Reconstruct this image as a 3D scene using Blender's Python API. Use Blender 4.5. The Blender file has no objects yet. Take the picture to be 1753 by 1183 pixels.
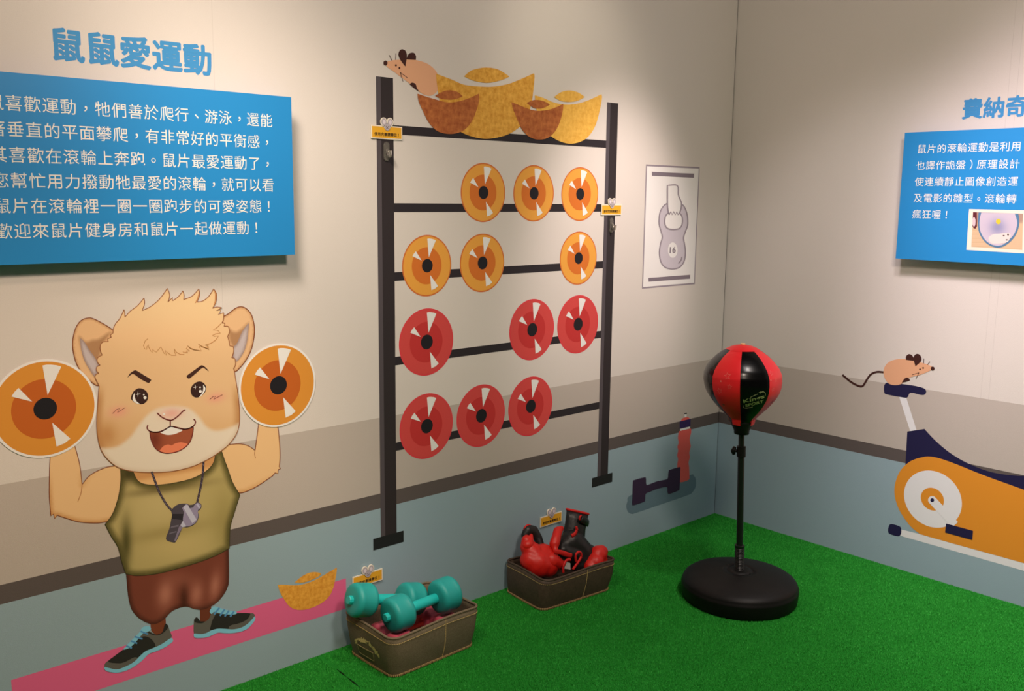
import bpy, bmesh, math, random
import numpy as np
from mathutils import Vector, Matrix, noise
from mathutils.geometry import delaunay_2d_cdt

random.seed(7)
rng = np.random.default_rng(7)
PI = math.pi
SC = bpy.context.scene
COL = SC.collection

# ------------------------------------------------------------------ camera
W, H = 1753, 1183
F, CX, CY, CZ, YAW, PITCH, ROLL = 1615.068, -3.69159, -2.57309, 1.5, 0.740153, -0.155756, 0.011539
_r0 = Vector((math.cos(YAW), -math.sin(YAW), 0))
FWD = Vector((math.sin(YAW) * math.cos(PITCH), math.cos(YAW) * math.cos(PITCH), math.sin(PITCH)))
_u0 = _r0.cross(FWD)
RIGHT = math.cos(ROLL) * _r0 + math.sin(ROLL) * _u0
UP = -math.sin(ROLL) * _r0 + math.cos(ROLL) * _u0
EYE = Vector((CX, CY, CZ))
cam = bpy.data.cameras.new('camera')
cam.sensor_fit = 'HORIZONTAL'
cam.sensor_width = 36.0
cam.lens = F / W * 36.0
cam.clip_start = 0.05
camo = bpy.data.objects.new('camera', cam)
COL.objects.link(camo)
camo.matrix_world = Matrix(((RIGHT.x, UP.x, -FWD.x, CX), (RIGHT.y, UP.y, -FWD.y, CY), (RIGHT.z, UP.z, -FWD.z, CZ), (0, 0, 0, 1)))
SC.camera = camo

# ------------------------------------------------------------------ world, lamps, exposure
SC.view_settings.view_transform = 'Standard'
SC.view_settings.look = 'None'
SC.view_settings.gamma = 1.0
SC.view_settings.exposure = 0.0
SC.view_settings.use_curve_mapping = False
world = bpy.data.worlds.new('room ambience')
SC.world = world
world.use_nodes = True
world.node_tree.nodes['Background'].inputs[0].default_value = (1.0, 0.95, 0.75, 1)
world.node_tree.nodes['Background'].inputs[1].default_value = 0.012

def spot(name, loc, aim, watts, deg, blend, col, size=0.05):
    l = bpy.data.lights.new(name, 'SPOT')
    l.energy = watts; l.spot_size = math.radians(deg); l.spot_blend = blend
    l.color = col; l.shadow_soft_size = size
    o = bpy.data.objects.new(name, l)
    COL.objects.link(o)
    o.location = loc
    o.rotation_euler = (Vector(aim) - Vector(loc)).to_track_quat('-Z', 'Y').to_euler()
    return o
spot('track_or_fill_spot', (-3.165, -0.938, 2.8), (-2.157, 0, 1.303), 186, 43.5, 1.0, (1.0, 0.83, 0.685), 0.24)
spot('track_or_fill_spot', (-0.769, -1.265, 2.8), (-0.795, 0, 1.266), 172, 36.0, 1.0, (1.0, 0.815, 0.745), 0.10)
spot('track_or_fill_spot', (-1.3, -1.0, 2.8), (0, -1.78, 0.78), 240, 65.0, 1.0, (1.0, 0.815, 0.84), 0.20)
spot('track_or_fill_spot', (-3.2, -2.4, 2.8), (-2.85, 0, 0.35), 184, 38.0, 1.0, (1.0, 0.71, 0.50), 0.10)  # unseen fill spot added to brighten the lower left wall
spot('track_or_fill_spot', (-3.3, -1.6, 2.8), (-3.0, 0, 1.6), 34, 60.0, 1.0, (1.0, 0.72, 0.50), 0.10)
spot('track_or_fill_spot', (-1.35, -0.9, 2.8), (-1.05, 0, 1.9), 20, 50.0, 1.0, (1.0, 0.86, 0.66), 0.10)
spot('track_or_fill_spot', (-1.2, -1.4, 2.8), (0, -0.6, 0.95), 62, 48.0, 1.0, (1.0, 0.90, 0.90), 0.10)  # added fill, brightens the walls near the corner
spot('floor_fill_light', (-2.0, -1.0, 2.8), (-2.28, -0.64, 0.0), 100, 44.0, 1.0, (1.0, 0.87, 0.78), 0.12)  # unseen fill lamp added to brighten the turf and baskets
spot('floor_fill_light', (-1.1, -1.7, 2.8), (-0.66, -1.38, 0.0), 134, 58.0, 1.0, (1.0, 0.90, 0.84), 0.12)  # second added fill, lifts the floor and lower right wall
def bulb(name, loc, watts, col, size):
    l = bpy.data.lights.new(name, 'POINT'); l.energy = watts; l.color = col; l.shadow_soft_size = size
    o = bpy.data.objects.new(name, l); COL.objects.link(o); o.location = loc
bulb('ceiling_bulb', (-2.4, -2.5, 2.8), 142, (1.0, 0.825, 0.68), 0.22)

# ------------------------------------------------------------------ pixel to place
def ray(px, py):
    return FWD + RIGHT * ((px - W / 2) / F) - UP * ((py - H / 2) / F)
def on(px, py, axis, val):
    d = ray(px, py)
    return EYE + d * ((val - EYE[axis]) / d[axis])
def pl(px, py, off=0.0):            # on the left wall, `off` metres in front of it
    return on(px, py, 1, -off)
def pr(px, py, off=0.0):            # on the right wall
    return on(px, py, 0, -off)
def crop(x0, y0, s):
    return lambda pts: [(x0 + x / s, y0 + y / s) for x, y in pts]
c1 = crop(0, 0, 2.464); c2 = crop(0, 470, 3.130); c3 = crop(0, 780, 2.8274); c4 = crop(600, 60, 3.506)
c5 = crop(620, 260, 3.811); c7 = crop(1060, 260, 4.55); c8 = crop(1400, 140, 3.479)
h1 = crop(110, 480, 5.144); h2 = crop(160, 640, 6.225); h3 = crop(160, 1020, 6.045); h4 = crop(230, 780, 7.394)
m1 = crop(640, 70, 10.757); rc = crop(1400, 590, 2.957); pz = crop(1640, 330, 9.858); dc = crop(1040, 690, 5.914)
i1 = crop(440, 950, 6.742)

# ------------------------------------------------------------------ materials
def lin(c):
    return tuple((v / 255 / 12.92) if v / 255 <= 0.04045 else ((v / 255 + 0.055) / 1.055) ** 2.4 for v in c)
MATS = {}
def mat(name, rgb, rough=0.6, spec=0.3, noise=0.0, nscale=40.0, bump=0.0, bscale=300.0, coat=0.0, trans=0.0, rgb2=None):
    if name in MATS: return MATS[name]
    m = bpy.data.materials.new(name); m.use_nodes = True
    nt = m.node_tree; b = nt.nodes['Principled BSDF']
    c = lin(rgb)
    b.inputs['Base Color'].default_value = (*c, 1)
    b.inputs['Roughness'].default_value = rough
    b.inputs['Specular IOR Level'].default_value = spec
    if coat: b.inputs['Coat Weight'].default_value = coat; b.inputs['Coat Roughness'].default_value = 0.08
    if trans: b.inputs['Transmission Weight'].default_value = trans
    m.diffuse_color = (*c, 1)
    if noise or rgb2:
        tc = nt.nodes.new('ShaderNodeTexCoord'); n = nt.nodes.new('ShaderNodeTexNoise')
        n.inputs['Scale'].default_value = nscale; n.inputs['Detail'].default_value = 6; n.inputs['Roughness'].default_value = 0.65
        nt.links.new(tc.outputs['Object'], n.inputs['Vector'])
        mx = nt.nodes.new('ShaderNodeMix'); mx.data_type = 'RGBA'
        c2_ = lin(rgb2) if rgb2 else tuple(v * (1 - noise) for v in c)
        mx.inputs[6].default_value = (*c2_, 1); mx.inputs[7].default_value = (*c, 1)
        rp = nt.nodes.new('ShaderNodeMapRange'); rp.inputs[1].default_value = 0.33; rp.inputs[2].default_value = 0.67
        nt.links.new(n.outputs[0], rp.inputs[0]); nt.links.new(rp.outputs[0], mx.inputs[0])
        nt.links.new(mx.outputs[2], b.inputs['Base Color'])
    if bump:
        tc = nt.nodes.new('ShaderNodeTexCoord'); n = nt.nodes.new('ShaderNodeTexNoise')
        n.inputs['Scale'].default_value = bscale; n.inputs['Detail'].default_value = 3
        nt.links.new(tc.outputs['Object'], n.inputs['Vector'])
        bp = nt.nodes.new('ShaderNodeBump'); bp.inputs['Strength'].default_value = bump; bp.inputs['Distance'].default_value = 0.002
        nt.links.new(n.outputs[0], bp.inputs['Height']); nt.links.new(bp.outputs[0], b.inputs['Normal'])
    MATS[name] = m
    return m
KINK = [1.0, 1.0, 1.0]
def neutral(rgb):
    out = []
    for v, k in zip(lin(rgb), KINK):
        v = min(v * k, 0.86); out.append(255 * (12.92 * v if v <= 0.0031308 else 1.055 * v ** (1 / 2.4) - 0.055))
    return tuple(round(q) for q in out)
def ink(rgb, rough=0.55):
    rgb = neutral(rgb)
    return mat('ink %d %d %d' % tuple(rgb), rgb, rough, 0.25)
def airbrush():                      # printed artwork whose colours are blended in the print itself
    if 'airbrushed print' in MATS: return MATS['airbrushed print']
    m = bpy.data.materials.new('airbrushed print'); m.use_nodes = True
    nt = m.node_tree; b = nt.nodes['Principled BSDF']
    a = nt.nodes.new('ShaderNodeAttribute'); a.attribute_name = 'ink'
    nt.links.new(a.outputs['Color'], b.inputs['Base Color'])
    b.inputs['Roughness'].default_value = 0.55; b.inputs['Specular IOR Level'].default_value = 0.25
    MATS['airbrushed print'] = m
    return m

# ------------------------------------------------------------------ objects
ORIG = {}
def thing(name, label, cat, loc, group=None):
    o = bpy.data.objects.new(name, None); COL.objects.link(o)
    o.location = loc; o.empty_display_size = 0.05
    o['label'] = label; o['category'] = cat
    if group: o['group'] = group
    ORIG[o] = Vector(loc)
    return o
def tag(o, label, cat, group=None):
    o['label'] = label; o['category'] = cat
    if group: o['group'] = group
    return o
def link_mesh(name, verts, faces, mats, midx=None, parent=None, origin=None, smooth=False, colors=None):
    """verts in world space; stored relative to the thing's base"""
    org = Vector(origin) if origin is not None else (ORIG[parent] if parent is not None else Vector((0, 0, 0)))
    me = bpy.data.meshes.new(name)
    me.from_pydata([tuple(Vector(v) - org) for v in verts], [], faces)
    for m in (mats if isinstance(mats, (list, tuple)) else [mats]): me.materials.append(m)
    if midx: me.polygons.foreach_set('material_index', midx)
    if smooth: me.polygons.foreach_set('use_smooth', [True] * len(faces))
    if colors is not None:
        at = me.color_attributes.new('ink', 'FLOAT_COLOR', 'POINT')
        at.data.foreach_set('color', np.array(colors, dtype=np.float32).ravel())
    me.update()
    o = bpy.data.objects.new(name, me); COL.objects.link(o)
    if parent is not None:
        o.parent = parent
        pb = ORIG[parent]
        o.location = org - pb
        ORIG[o] = org
    else:
        o.location = org; ORIG[o] = org
    return o
class MB:
    """collects shapes of one part"""
    def __init__(s): s.v = []; s.f = []; s.mi = []; s.mats = []
    def slot(s, m):
        if m not in s.mats: s.mats.append(m)
        return s.mats.index(m)
    def add(s, v, f, m):
        b = len(s.v); k = s.slot(m)
        s.v += [tuple(x) for x in v]; s.f += [tuple(i + b for i in q) for q in f]; s.mi += [k] * len(f)
        return s
    def build(s, name, parent=None, origin=None, smooth=False):
        return link_mesh(name, s.v, s.f, s.mats, s.mi, parent, origin, smooth)
def box(mn, mx):
    x0, y0, z0 = mn; x1, y1, z1 = mx
    v = [(x0, y0, z0), (x1, y0, z0), (x1, y1, z0), (x0, y1, z0), (x0, y0, z1), (x1, y0, z1), (x1, y1, z1), (x0, y1, z1)]
    return v, [(0, 3, 2, 1), (4, 5, 6, 7), (0, 1, 5, 4), (1, 2, 6, 5), (2, 3, 7, 6), (3, 0, 4, 7)]
def lathe(prof, base, axis=(0, 0, 1), n=48, phase=0.0):
    """prof: list of (radius, height along axis)"""
    ax = Vector(axis).normalized()
    e1 = ax.orthogonal().normalized() if abs(ax.z) < 0.99 else Vector((1, 0, 0))
    e2 = ax.cross(e1)
    v = []; f = []
    for r, h in prof:
        for k in range(n):
            t = phase + 2 * PI * k / n
            v.append(Vector(base) + ax * h + (e1 * math.cos(t) + e2 * math.sin(t)) * max(r, 1e-5))
    for i in range(len(prof) - 1):
        for k in range(n):
            f.append((i * n + k, i * n + (k + 1) % n, (i + 1) * n + (k + 1) % n, (i + 1) * n + k))
    f.append(tuple(range(n))[::-1]); f.append(tuple((len(prof) - 1) * n + k for k in range(n)))
    return v, f
def tube(path, rad, n=10, closed=False, sx=1.0, upv=(0, 0, 1)):
    path = [Vector(q) for q in path]; N = len(path); v = []; f = []
    for i, q in enumerate(path):
        a = path[(i - 1) % N] if (closed or i > 0) else path[i]
        b = path[(i + 1) % N] if (closed or i < N - 1) else path[i]
        t = (b - a).normalized()
        u = Vector(upv)
        if abs(t.dot(u)) > 0.95: u = Vector((0.3, 1, 0.1))
        e1 = t.cross(u).normalized(); e2 = e1.cross(t)
        r = rad[i] if isinstance(rad, (list, tuple)) else rad
        for k in range(n):
            an = 2 * PI * k / n
            v.append(q + e1 * (math.cos(an) * r * sx) + e2 * (math.sin(an) * r))
    m = N if closed else N - 1
    for i in range(m):
        for k in range(n):
            j = (i + 1) % N
            f.append((i * n + k, i * n + (k + 1) % n, j * n + (k + 1) % n, j * n + k))
    if not closed:
        f.append(tuple(range(n))[::-1]); f.append(tuple((N - 1) * n + k for k in range(n)))
    return v, f
def spline(pts, closed=True, n=6):
    P = [Vector((*q, 0)) if len(q) == 2 else Vector(q) for q in pts]; N = len(P); out = []
    for i in range(N if closed else N - 1):
        g = (lambda k: P[k % N]) if closed else (lambda k: P[min(max(k, 0), N - 1)])
        p0, p1, p2, p3 = g(i - 1), g(i), g(i + 1), g(i + 2)
        for j in range(n):
            t = j / n
            q = 0.5 * ((2 * p1) + (p2 - p0) * t + (2 * p0 - 5 * p1 + 4 * p2 - p3) * t * t + (3 * p1 - p0 - 3 * p2 + p3) * t ** 3)
            out.append(q)
    if not closed: out.append(P[-1])
    return [(q.x, q.y) for q in out] if len(pts[0]) == 2 else out
sp = spline
def so(pts, n=6): return spline(pts, False, n)
def ell(cx, cy, rx, ry, n=40, rot=0.0):
    return [(cx + rx * math.cos(2 * PI * k / n) * math.cos(rot) - ry * math.sin(2 * PI * k / n) * math.sin(rot),
             cy + rx * math.cos(2 * PI * k / n) * math.sin(rot) + ry * math.sin(2 * PI * k / n) * math.cos(rot)) for k in range(n)]

# ------------------------------------------------------------------ printed graphics on the walls
STEP = 0.0002
def inside(poly, x, y):
    r = False; n = len(poly); j = n - 1
    for i in range(n):
        xi, yi = poly[i]; xj, yj = poly[j]
        if (yi > y) != (yj > y) and x < (xj - xi) * (y - yi) / (yj - yi) + xi: r = not r
        j = i
    return r
def edge_dist(poly, X, Y):
    P = np.array(poly); Q = np.roll(P, -1, 0)
    d = np.full(len(X), 1e9)
    for a, b in zip(P, Q):
        ab = b - a; L = ab @ ab + 1e-12
        t = np.clip(((X - a[0]) * ab[0] + (Y - a[1]) * ab[1]) / L, 0, 1)
        d = np.minimum(d, np.hypot(X - a[0] - t * ab[0], Y - a[1] - t * ab[1]))
    return d
def cdt(poly, extra=()):
    seen = set(); P = []
    for q in poly:
        k = (round(q[0], 3), round(q[1], 3))
        if k not in seen: seen.add(k); P.append(Vector(q))
    n = len(P)
    V = P + [Vector(e) for e in extra]
    r = delaunay_2d_cdt(V, [], [list(range(n))], 1, 1e-5)
    return [(v.x, v.y) for v in r[0]], [tuple(f) for f in r[2]]
class Decal:
    def __init__(s, wall='L', layer=1, off=0.0):
        s.wall = wall; s.layer = layer; s.off = off; s.v = []; s.f = []; s.mi = []; s.mats = []; s.col = []
    def w(s, q, k):
        o = s.off + STEP * (s.layer + k)
        p = pl(q[0], q[1], s.off) if s.wall == 'L' else pr(q[0], q[1], s.off)
        return (p.x, -o, p.z) if s.wall == 'L' else (-o, p.y, p.z)
    def put(s, v2, faces, m, k=0, col=None):
        if m not in s.mats: s.mats.append(m)
        b = len(s.v)
        s.v += [s.w(q, k) for q in v2]
        nrm = Vector((0, -1, 0)) if s.wall == 'L' else Vector((-1, 0, 0))
        for f in faces:
            a, bb, c = (Vector(s.v[b + i]) for i in f[:3])
            g = tuple(i + b for i in f)
            s.f.append(g if (bb - a).cross(c - a).dot(nrm) > 0 else g[::-1])
        s.mi += [s.mats.index(m)] * len(faces)
        s.col += (list(col) if col is not None else [(1, 1, 1, 1)] * len(v2))
        return s
    def fill(s, pts, rgb, k=0, m=None):
        v, f = cdt(pts)
        return s.put(v, f, m or ink(rgb), k)
    def stroke(s, pts, width, rgb, k=0, closed=False, taper=False):
        P = [np.array(q, float) for q in pts]; n = len(P); v = []; f = []
        for i in range(n):
            a = P[(i - 1) % n] if (closed or i) else P[i]
            b = P[(i + 1) % n] if (closed or i < n - 1) else P[i]
            t = b - a; L = np.hypot(*t) or 1.0; nn = np.array([-t[1], t[0]]) / L
            ww = width / 2
            if taper: ww *= 0.25 + 0.75 * math.sin(PI * i / (n - 1))
            v += [tuple(P[i] + nn * ww), tuple(P[i] - nn * ww)]
        for i in range(n if closed else n - 1):
            j = (i + 1) % n
            f.append((2 * i, 2 * i + 1, 2 * j + 1, 2 * j))
        return s.put(v, f, ink(rgb), k)
    def shade(s, pts, fn, k=0, grid=6.0):
        xs = [q[0] for q in pts]; ys = [q[1] for q in pts]
        ex = []
        y = min(ys) + grid / 2; row = 0
        while y < max(ys):
            x = min(xs) + grid / 2 + (row % 2) * grid / 2
            while x < max(xs):
                if inside(pts, x, y): ex.append((x, y))
                x += grid
            y += grid * 0.87; row += 1
        if ex:
            E = np.array(ex); d = edge_dist(pts, E[:, 0], E[:, 1]); ex = [e for e, dd in zip(ex, d) if dd > grid * 0.35]
        v, f = cdt(pts, ex)
        A = np.array(v); d = edge_dist(pts, A[:, 0], A[:, 1])
        C = fn(A[:, 0], A[:, 1], d)
        C = np.clip(C, 0, 255) / 255
        C = np.where(C <= 0.04045, C / 12.92, ((C + 0.055) / 1.055) ** 2.4)
        C = np.minimum(C * np.array(KINK), 0.86)
        C = np.concatenate([C, np.ones((len(C), 1))], 1)
        return s.put(v, f, airbrush(), k, C.tolist())
    def build(s, name, parent=None, origin=None):
        c = s.col if any(m.name == 'airbrushed print' for m in s.mats) else None
        return link_mesh(name, s.v, s.f, s.mats, s.mi, parent, origin, False, c)
def sm(x, a, b):
    t = np.clip((x - a) / (b - a), 0, 1); return t * t * (3 - 2 * t)
def flat(X, rgb): return np.tile(np.array(rgb, float), (len(X), 1))
def mixc(C, rgb, w): return C * (1 - w[:, None]) + np.array(rgb, float) * w[:, None]
def blob_w(X, Y, cx, cy, rx, ry, rot=0.0):
    c, s_ = math.cos(rot), math.sin(rot)
    u = (X - cx) * c + (Y - cy) * s_; v = -(X - cx) * s_ + (Y - cy) * c
    return np.exp(-((u / rx) ** 2 + (v / ry) ** 2))

# glyph outlines come from Blender's own built-in font
def text_flat(body, bold=0.0, res=3):
    cu = bpy.data.curves.new('lettering', 'FONT'); cu.body = body; cu.size = 1.0; cu.resolution_u = res
    cu.offset = bold; cu.fill_mode = 'FRONT'
    o = bpy.data.objects.new('lettering', cu); COL.objects.link(o)
    dg = bpy.context.evaluated_depsgraph_get()
    me = bpy.data.meshes.new_from_object(o.evaluated_get(dg))
    v = [(q.co.x, q.co.y) for q in me.vertices]; f = [tuple(q.vertices) for q in me.polygons]
    bpy.data.objects.remove(o); bpy.data.curves.remove(cu); bpy.data.meshes.remove(me)
    return v, f
_gc = {}
def glyph(ch, bold=0.0):
    """one full-width character centred in a unit cell"""
    if bold and (ch, bold) not in _gc:
        v0, f0 = glyph(ch, 0.0); V = []; Fc = []
        for k in range(9):
            a = k * PI / 4; r = bold if k < 8 else 0.0
            b = len(V); V += [(x + r * math.cos(a), y + r * math.sin(a)) for x, y in v0]
            Fc += [tuple(i + b for i in q) for q in f0]
        _gc[(ch, bold)] = (V, Fc)
    if (ch, bold) not in _gc:
        v, f = text_flat(ch, 0.0)
        if not v: _gc[(ch, bold)] = ([], []); return _gc[(ch, bold)]
        v0, _ = text_flat('田', 0.0)
        xs = [q[0] for q in v0]; ys = [q[1] for q in v0]
        cx, cy = (min(xs) + max(xs)) / 2, (min(ys) + max(ys)) / 2
        sc = 0.80 / (max(xs) - min(xs))
        v = [((x - cx) * sc, (y - cy) * sc) for x, y in v]
        if ch in '，。、': 
            xs = [q[0] for q in v]; ys = [q[1] for q in v]
            mx_, my_ = (min(xs) + max(xs)) / 2, (min(ys) + max(ys)) / 2
            v = [(x - mx_, y - my_ - 0.02) for x, y in v]
        if ch in '！!）':
            xs = [q[0] for q in v]; mx_ = (min(xs) + max(xs)) / 2
            v = [(x - mx_, y) for x, y in v]
        _gc[(ch, bold)] = (v, f)
    return _gc[(ch, bold)]
def letter_row(name, chars, first, pitch, em, wall, off, m, parent, bold=0.0, ysc=1.0):
    """chars set on a grid: first = wall coordinate (h, z) of the first cell's centre"""
    V = []; Fc = []
    for i, ch in enumerate(chars):
        v, f = glyph(ch, bold)
        b = len(V); n9 = len(v) // 9
        lay = [0.00003 * (k // max(n9, 1)) for k in range(len(v))] if bold else None
        for k_, (x, y) in enumerate(v):
            h = i * pitch + x * em; z = first[1] + y * em * ysc
            o_ = off + (lay[k_] if lay else 0.0)
            V.append((first[0] + h, -o_, z) if wall == 'L' else (-o_, first[0] - h, z))
        Fc += [tuple(k + b for k in q) for q in f]
    return link_mesh(name, V, Fc, m, None, parent)

# ------------------------------------------------------------------ the room
PAPER_TOP = mat('warm grey wallpaper', (222, 216, 211), 0.62, 0.25, noise=0.04, nscale=420, bump=0.25, bscale=520)
PAPER_MID = mat('grey wallpaper band', (193, 184, 177), 0.62, 0.25, noise=0.04, nscale=420, bump=0.25, bscale=520)
PAPER_DARK = mat('dark brown wallpaper stripe', (96, 88, 87), 0.62, 0.25, noise=0.04, nscale=420, bump=0.25, bscale=520)
PAPER_BLUE = mat('blue grey wallpaper dado', (153, 178, 191), 0.62, 0.25, noise=0.04, nscale=420, bump=0.25, bscale=520)
SEAM = mat('wallpaper seam', (207, 201, 196), 0.7)
ZB, ZA, ZC, ZT = 0.4507, 0.5026, 0.7656, 2.9
def wall_mesh(name, a0, a1, wall, seams):
    b = MB(); th = 0.05
    bands = [(0, ZB, PAPER_BLUE), (ZB, ZA, PAPER_DARK), (ZA, ZC, PAPER_MID), (ZC, ZT, PAPER_TOP)]
    P = (lambda h, d, z: (h, d, z)) if wall == 'L' else (lambda h, d, z: (d, h, z))
    for z0, z1, m in bands:
        q = [P(a0, 0, z0), P(a1, 0, z0), P(a1, 0, z1), P(a0, 0, z1)]
        b.add(q, [(0, 1, 2, 3) if wall == 'L' else (3, 2, 1, 0)], m)
    z0, z1 = 0, ZT
    b.add([P(a0, th, z0), P(a1, th, z0), P(a1, th, z1), P(a0, th, z1), P(a0, 0, z0), P(a1, 0, z0), P(a1, 0, z1), P(a0, 0, z1)],
          [(0, 3, 2, 1), (0, 1, 5, 4), (3, 7, 6, 2), (0, 4, 7, 3), (1, 2, 6, 5)], PAPER_TOP)
    for h in seams:
        q = [P(h - 0.0007, -0.0002, ZC), P(h + 0.0007, -0.0002, ZC), P(h + 0.0007, -0.0002, ZT), P(h - 0.0007, -0.0002, ZT)]
        b.add(q, [(0, 1, 2, 3) if wall == 'L' else (3, 2, 1, 0)], SEAM)
    o = b.build(name); o['kind'] = 'structure'
    return o
wall_mesh('wall_left', -5.2, -0.004, 'L', [pl(373, 300).x])
wall_mesh('wall_right', 0.35, -4.6, 'R', [pr(1700, 600).y, pr(1686, 600).y])
v, f = box((-0.0042, 0.001, 0.0), (-0.0004, 0.004, ZT))  # dark strip stands in for the shade in the open corner gap
o = link_mesh('corner_gap_shade', v, f, mat('dark corner gap shade', (40, 36, 34), 0.9, 0.05)); o['kind'] = 'structure'
GROUND = mat('green turf backing', (34, 128, 42), 0.95, 0.05, noise=0.2, nscale=60)
v, f = box((-5.2, -4.6, -0.04), (0.0, 0.0, 0.0))
fb = MB().add(v, f, GROUND)
sx = [(-2.187 - 0.05 * t, -t) for t in (0.115, 0.15, 0.18, 0.22, 0.262)]
sw = (0.0005, 0.0028, 0.0004, 0.0034, 0.0005)
fb.add([(x - w, y, 0.0006) for (x, y), w in zip(sx, sw)] + [(x + w, y, 0.0006) for (x, y), w in zip(sx, sw)], [(5 + i, 6 + i, 1 + i, i) for i in range(4)], mat('dark turf seam', (14, 26, 14), 0.95, 0.05))
o = fb.build('floor'); o['kind'] = 'structure'

BX, BY = -0.7395, -0.6430       # where the punching bag stands
# turf pile: short blades standing on the floor
def turf():
    n = 1250000
    x = rng.uniform(-3.3, -0.001, n); y = rng.uniform(-3.3, -0.001, n)
    keep = (y + (x + 2.53) * 0.876) > -1.25
    x, y = x[keep], y[keep]
    seam_x = -2.187 - 0.05 * (-y)
    k2 = np.abs(x - seam_x) > 0.0045 + 0.004 * np.sin(y * 60) ** 2
    k2 |= y < -0.30
    k2 &= np.hypot(x - BX, y - BY) > 0.21
    for bx_, by_, ba_, bb_, br_ in ((-1.928, -0.166, 0.160, 0.110, 0.02), (-1.221, -0.148, 0.160, 0.104, -0.095)):
        u_ = (x - bx_) * math.cos(br_) + (y - by_) * math.sin(br_); w_ = -(x - bx_) * math.sin(br_) + (y - by_) * math.cos(br_)
        k2 &= ~((np.abs(u_) < ba_) & (np.abs(w_) < bb_))
    x, y = x[k2], y[k2]; n = len(x)
    a = rng.uniform(0, 2 * PI, n); w = rng.uniform(0.0006, 0.0011, n); h = rng.uniform(0.003, 0.0062, n)
    la = rng.uniform(0, 2 * PI, n); ln = rng.uniform(0, 0.004, n)
    V = np.zeros((n, 3, 3), np.float32)
    V[:, 0] = np.stack([x - w * np.cos(a), y - w * np.sin(a), 0 * x], 1)
    V[:, 1] = np.stack([x + w * np.cos(a), y + w * np.sin(a), 0 * x], 1)
    V[:, 2] = np.stack([np.minimum(x + ln * np.cos(la), -0.0005), np.minimum(y + ln * np.sin(la), -0.0005), h], 1)
    me = bpy.data.meshes.new('artificial_turf')
    me.vertices.add(3 * n); me.vertices.foreach_set('co', V.ravel())
    me.loops.add(3 * n); me.loops.foreach_set('vertex_index', np.arange(3 * n, dtype=np.int32))
    me.polygons.add(n); me.polygons.foreach_set('loop_start', np.arange(0, 3 * n, 3, dtype=np.int32))
    me.update(calc_edges=True)
    at = me.attributes.new('tone', 'FLOAT', 'FACE')
    at.data.foreach_set('value', rng.uniform(0, 1, n).astype(np.float32))
    m = bpy.data.materials.new('artificial turf'); m.use_nodes = True
    nt = m.node_tree; b = nt.nodes['Principled BSDF']; b.inputs['Roughness'].default_value = 0.6
    b.inputs['Specular IOR Level'].default_value = 0.25
    a_ = nt.nodes.new('ShaderNodeAttribute'); a_.attribute_name = 'tone'
    tc = nt.nodes.new('ShaderNodeTexCoord'); nz = nt.nodes.new('ShaderNodeTexNoise'); nz.inputs['Scale'].default_value = 9; nz.inputs['Detail'].default_value = 8
    nt.links.new(tc.outputs['Object'], nz.inputs['Vector'])
    mx = nt.nodes.new('ShaderNodeMix'); mx.data_type = 'RGBA'
    mx.inputs[6].default_value = (*lin((40, 150, 48)), 1); mx.inputs[7].default_value = (*lin((68, 190, 74)), 1)
    ma = nt.nodes.new('ShaderNodeMath'); ma.operation = 'MULTIPLY_ADD'; ma.inputs[1].default_value = 0.6
    rp = nt.nodes.new('ShaderNodeMapRange'); rp.inputs[1].default_value = 0.3; rp.inputs[2].default_value = 0.7; rp.inputs[4].default_value = 0.4
    nt.links.new(nz.outputs[0], rp.inputs[0]); nt.links.new(a_.outputs['Fac'], ma.inputs[0]); nt.links.new(rp.outputs[0], ma.inputs[2])
    nt.links.new(ma.outputs[0], mx.inputs[0]); nt.links.new(mx.outputs[2], b.inputs['Base Color'])
    me.materials.append(m)
    o = bpy.data.objects.new('artificial_turf', me); COL.objects.link(o)
    o['kind'] = 'stuff'; tag(o, 'short green artificial turf pile covering the whole floor', 'turf')
turf()

# ------------------------------------------------------------------ blue text panels and titles
BLUE = mat('blue panel face', (34, 138, 208), 0.45, 0.35)
WHITE_INK = ink((236, 236, 232)); TITLE_BLUE = ink((66, 148, 208))
PD = 0.055
def panel(name, wall, h0, h1_, z0, z1, label):
    P = (lambda h, d, z: (h, -d, z)) if wall == 'L' else (lambda h, d, z: (-d, h, z))
    t = thing(name, label, 'sign', P((h0 + h1_) / 2, 0, z0))
    a, b = sorted((h0, h1_))
    lo = P(a, PD, z0); hi = P(b, PD - 0.008, z1)
    v, f = box(tuple(min(p, q) for p, q in zip(lo, hi)), tuple(max(p, q) for p, q in zip(lo, hi)))
    link_mesh('board', v, f, BLUE, None, t)
    for zz in (z0 + 0.12, z1 - 0.12):
        lo = P(a + 0.12, 0, zz - 0.02); hi = P(b - 0.12, PD - 0.008, zz + 0.02)
        v, f = box(tuple(min(p, q) for p, q in zip(lo, hi)), tuple(max(p, q) for p, q in zip(lo, hi)))
        link_mesh('batten', v, f, mat('pale batten wood', (190, 165, 130), 0.7), None, t)
    return t
TR = pl(500.5, 166.5, PD); BR = pl(503, 436, PD)
left_panel = panel('text_panel', 'L', -3.32, (TR.x + BR.x) / 2, BR.z, TR.z, 'large blue panel with six rows of white text above the hamster')
A = pl(*c1([(20, 430)])[0], PD); B = pl(*c1([(1148, 490)])[0], PD)
pitch = (B.x - A.x + 0.003) / 17
rows = ['鼠喜歡運動，牠們善於爬行、游泳，還能', '著垂直的平面攀爬，有非常好的平衡感，', '其喜歡在滾輪上奔跑。鼠片最愛運動了，',
        '您幫忙用力撥動牠最愛的滾輪，就可以看', '鼠片在滾輪裡一圈一圈跑步的可愛姿態！', '歡迎來鼠片健身房和鼠片一起做運動！']
zs = []
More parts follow.
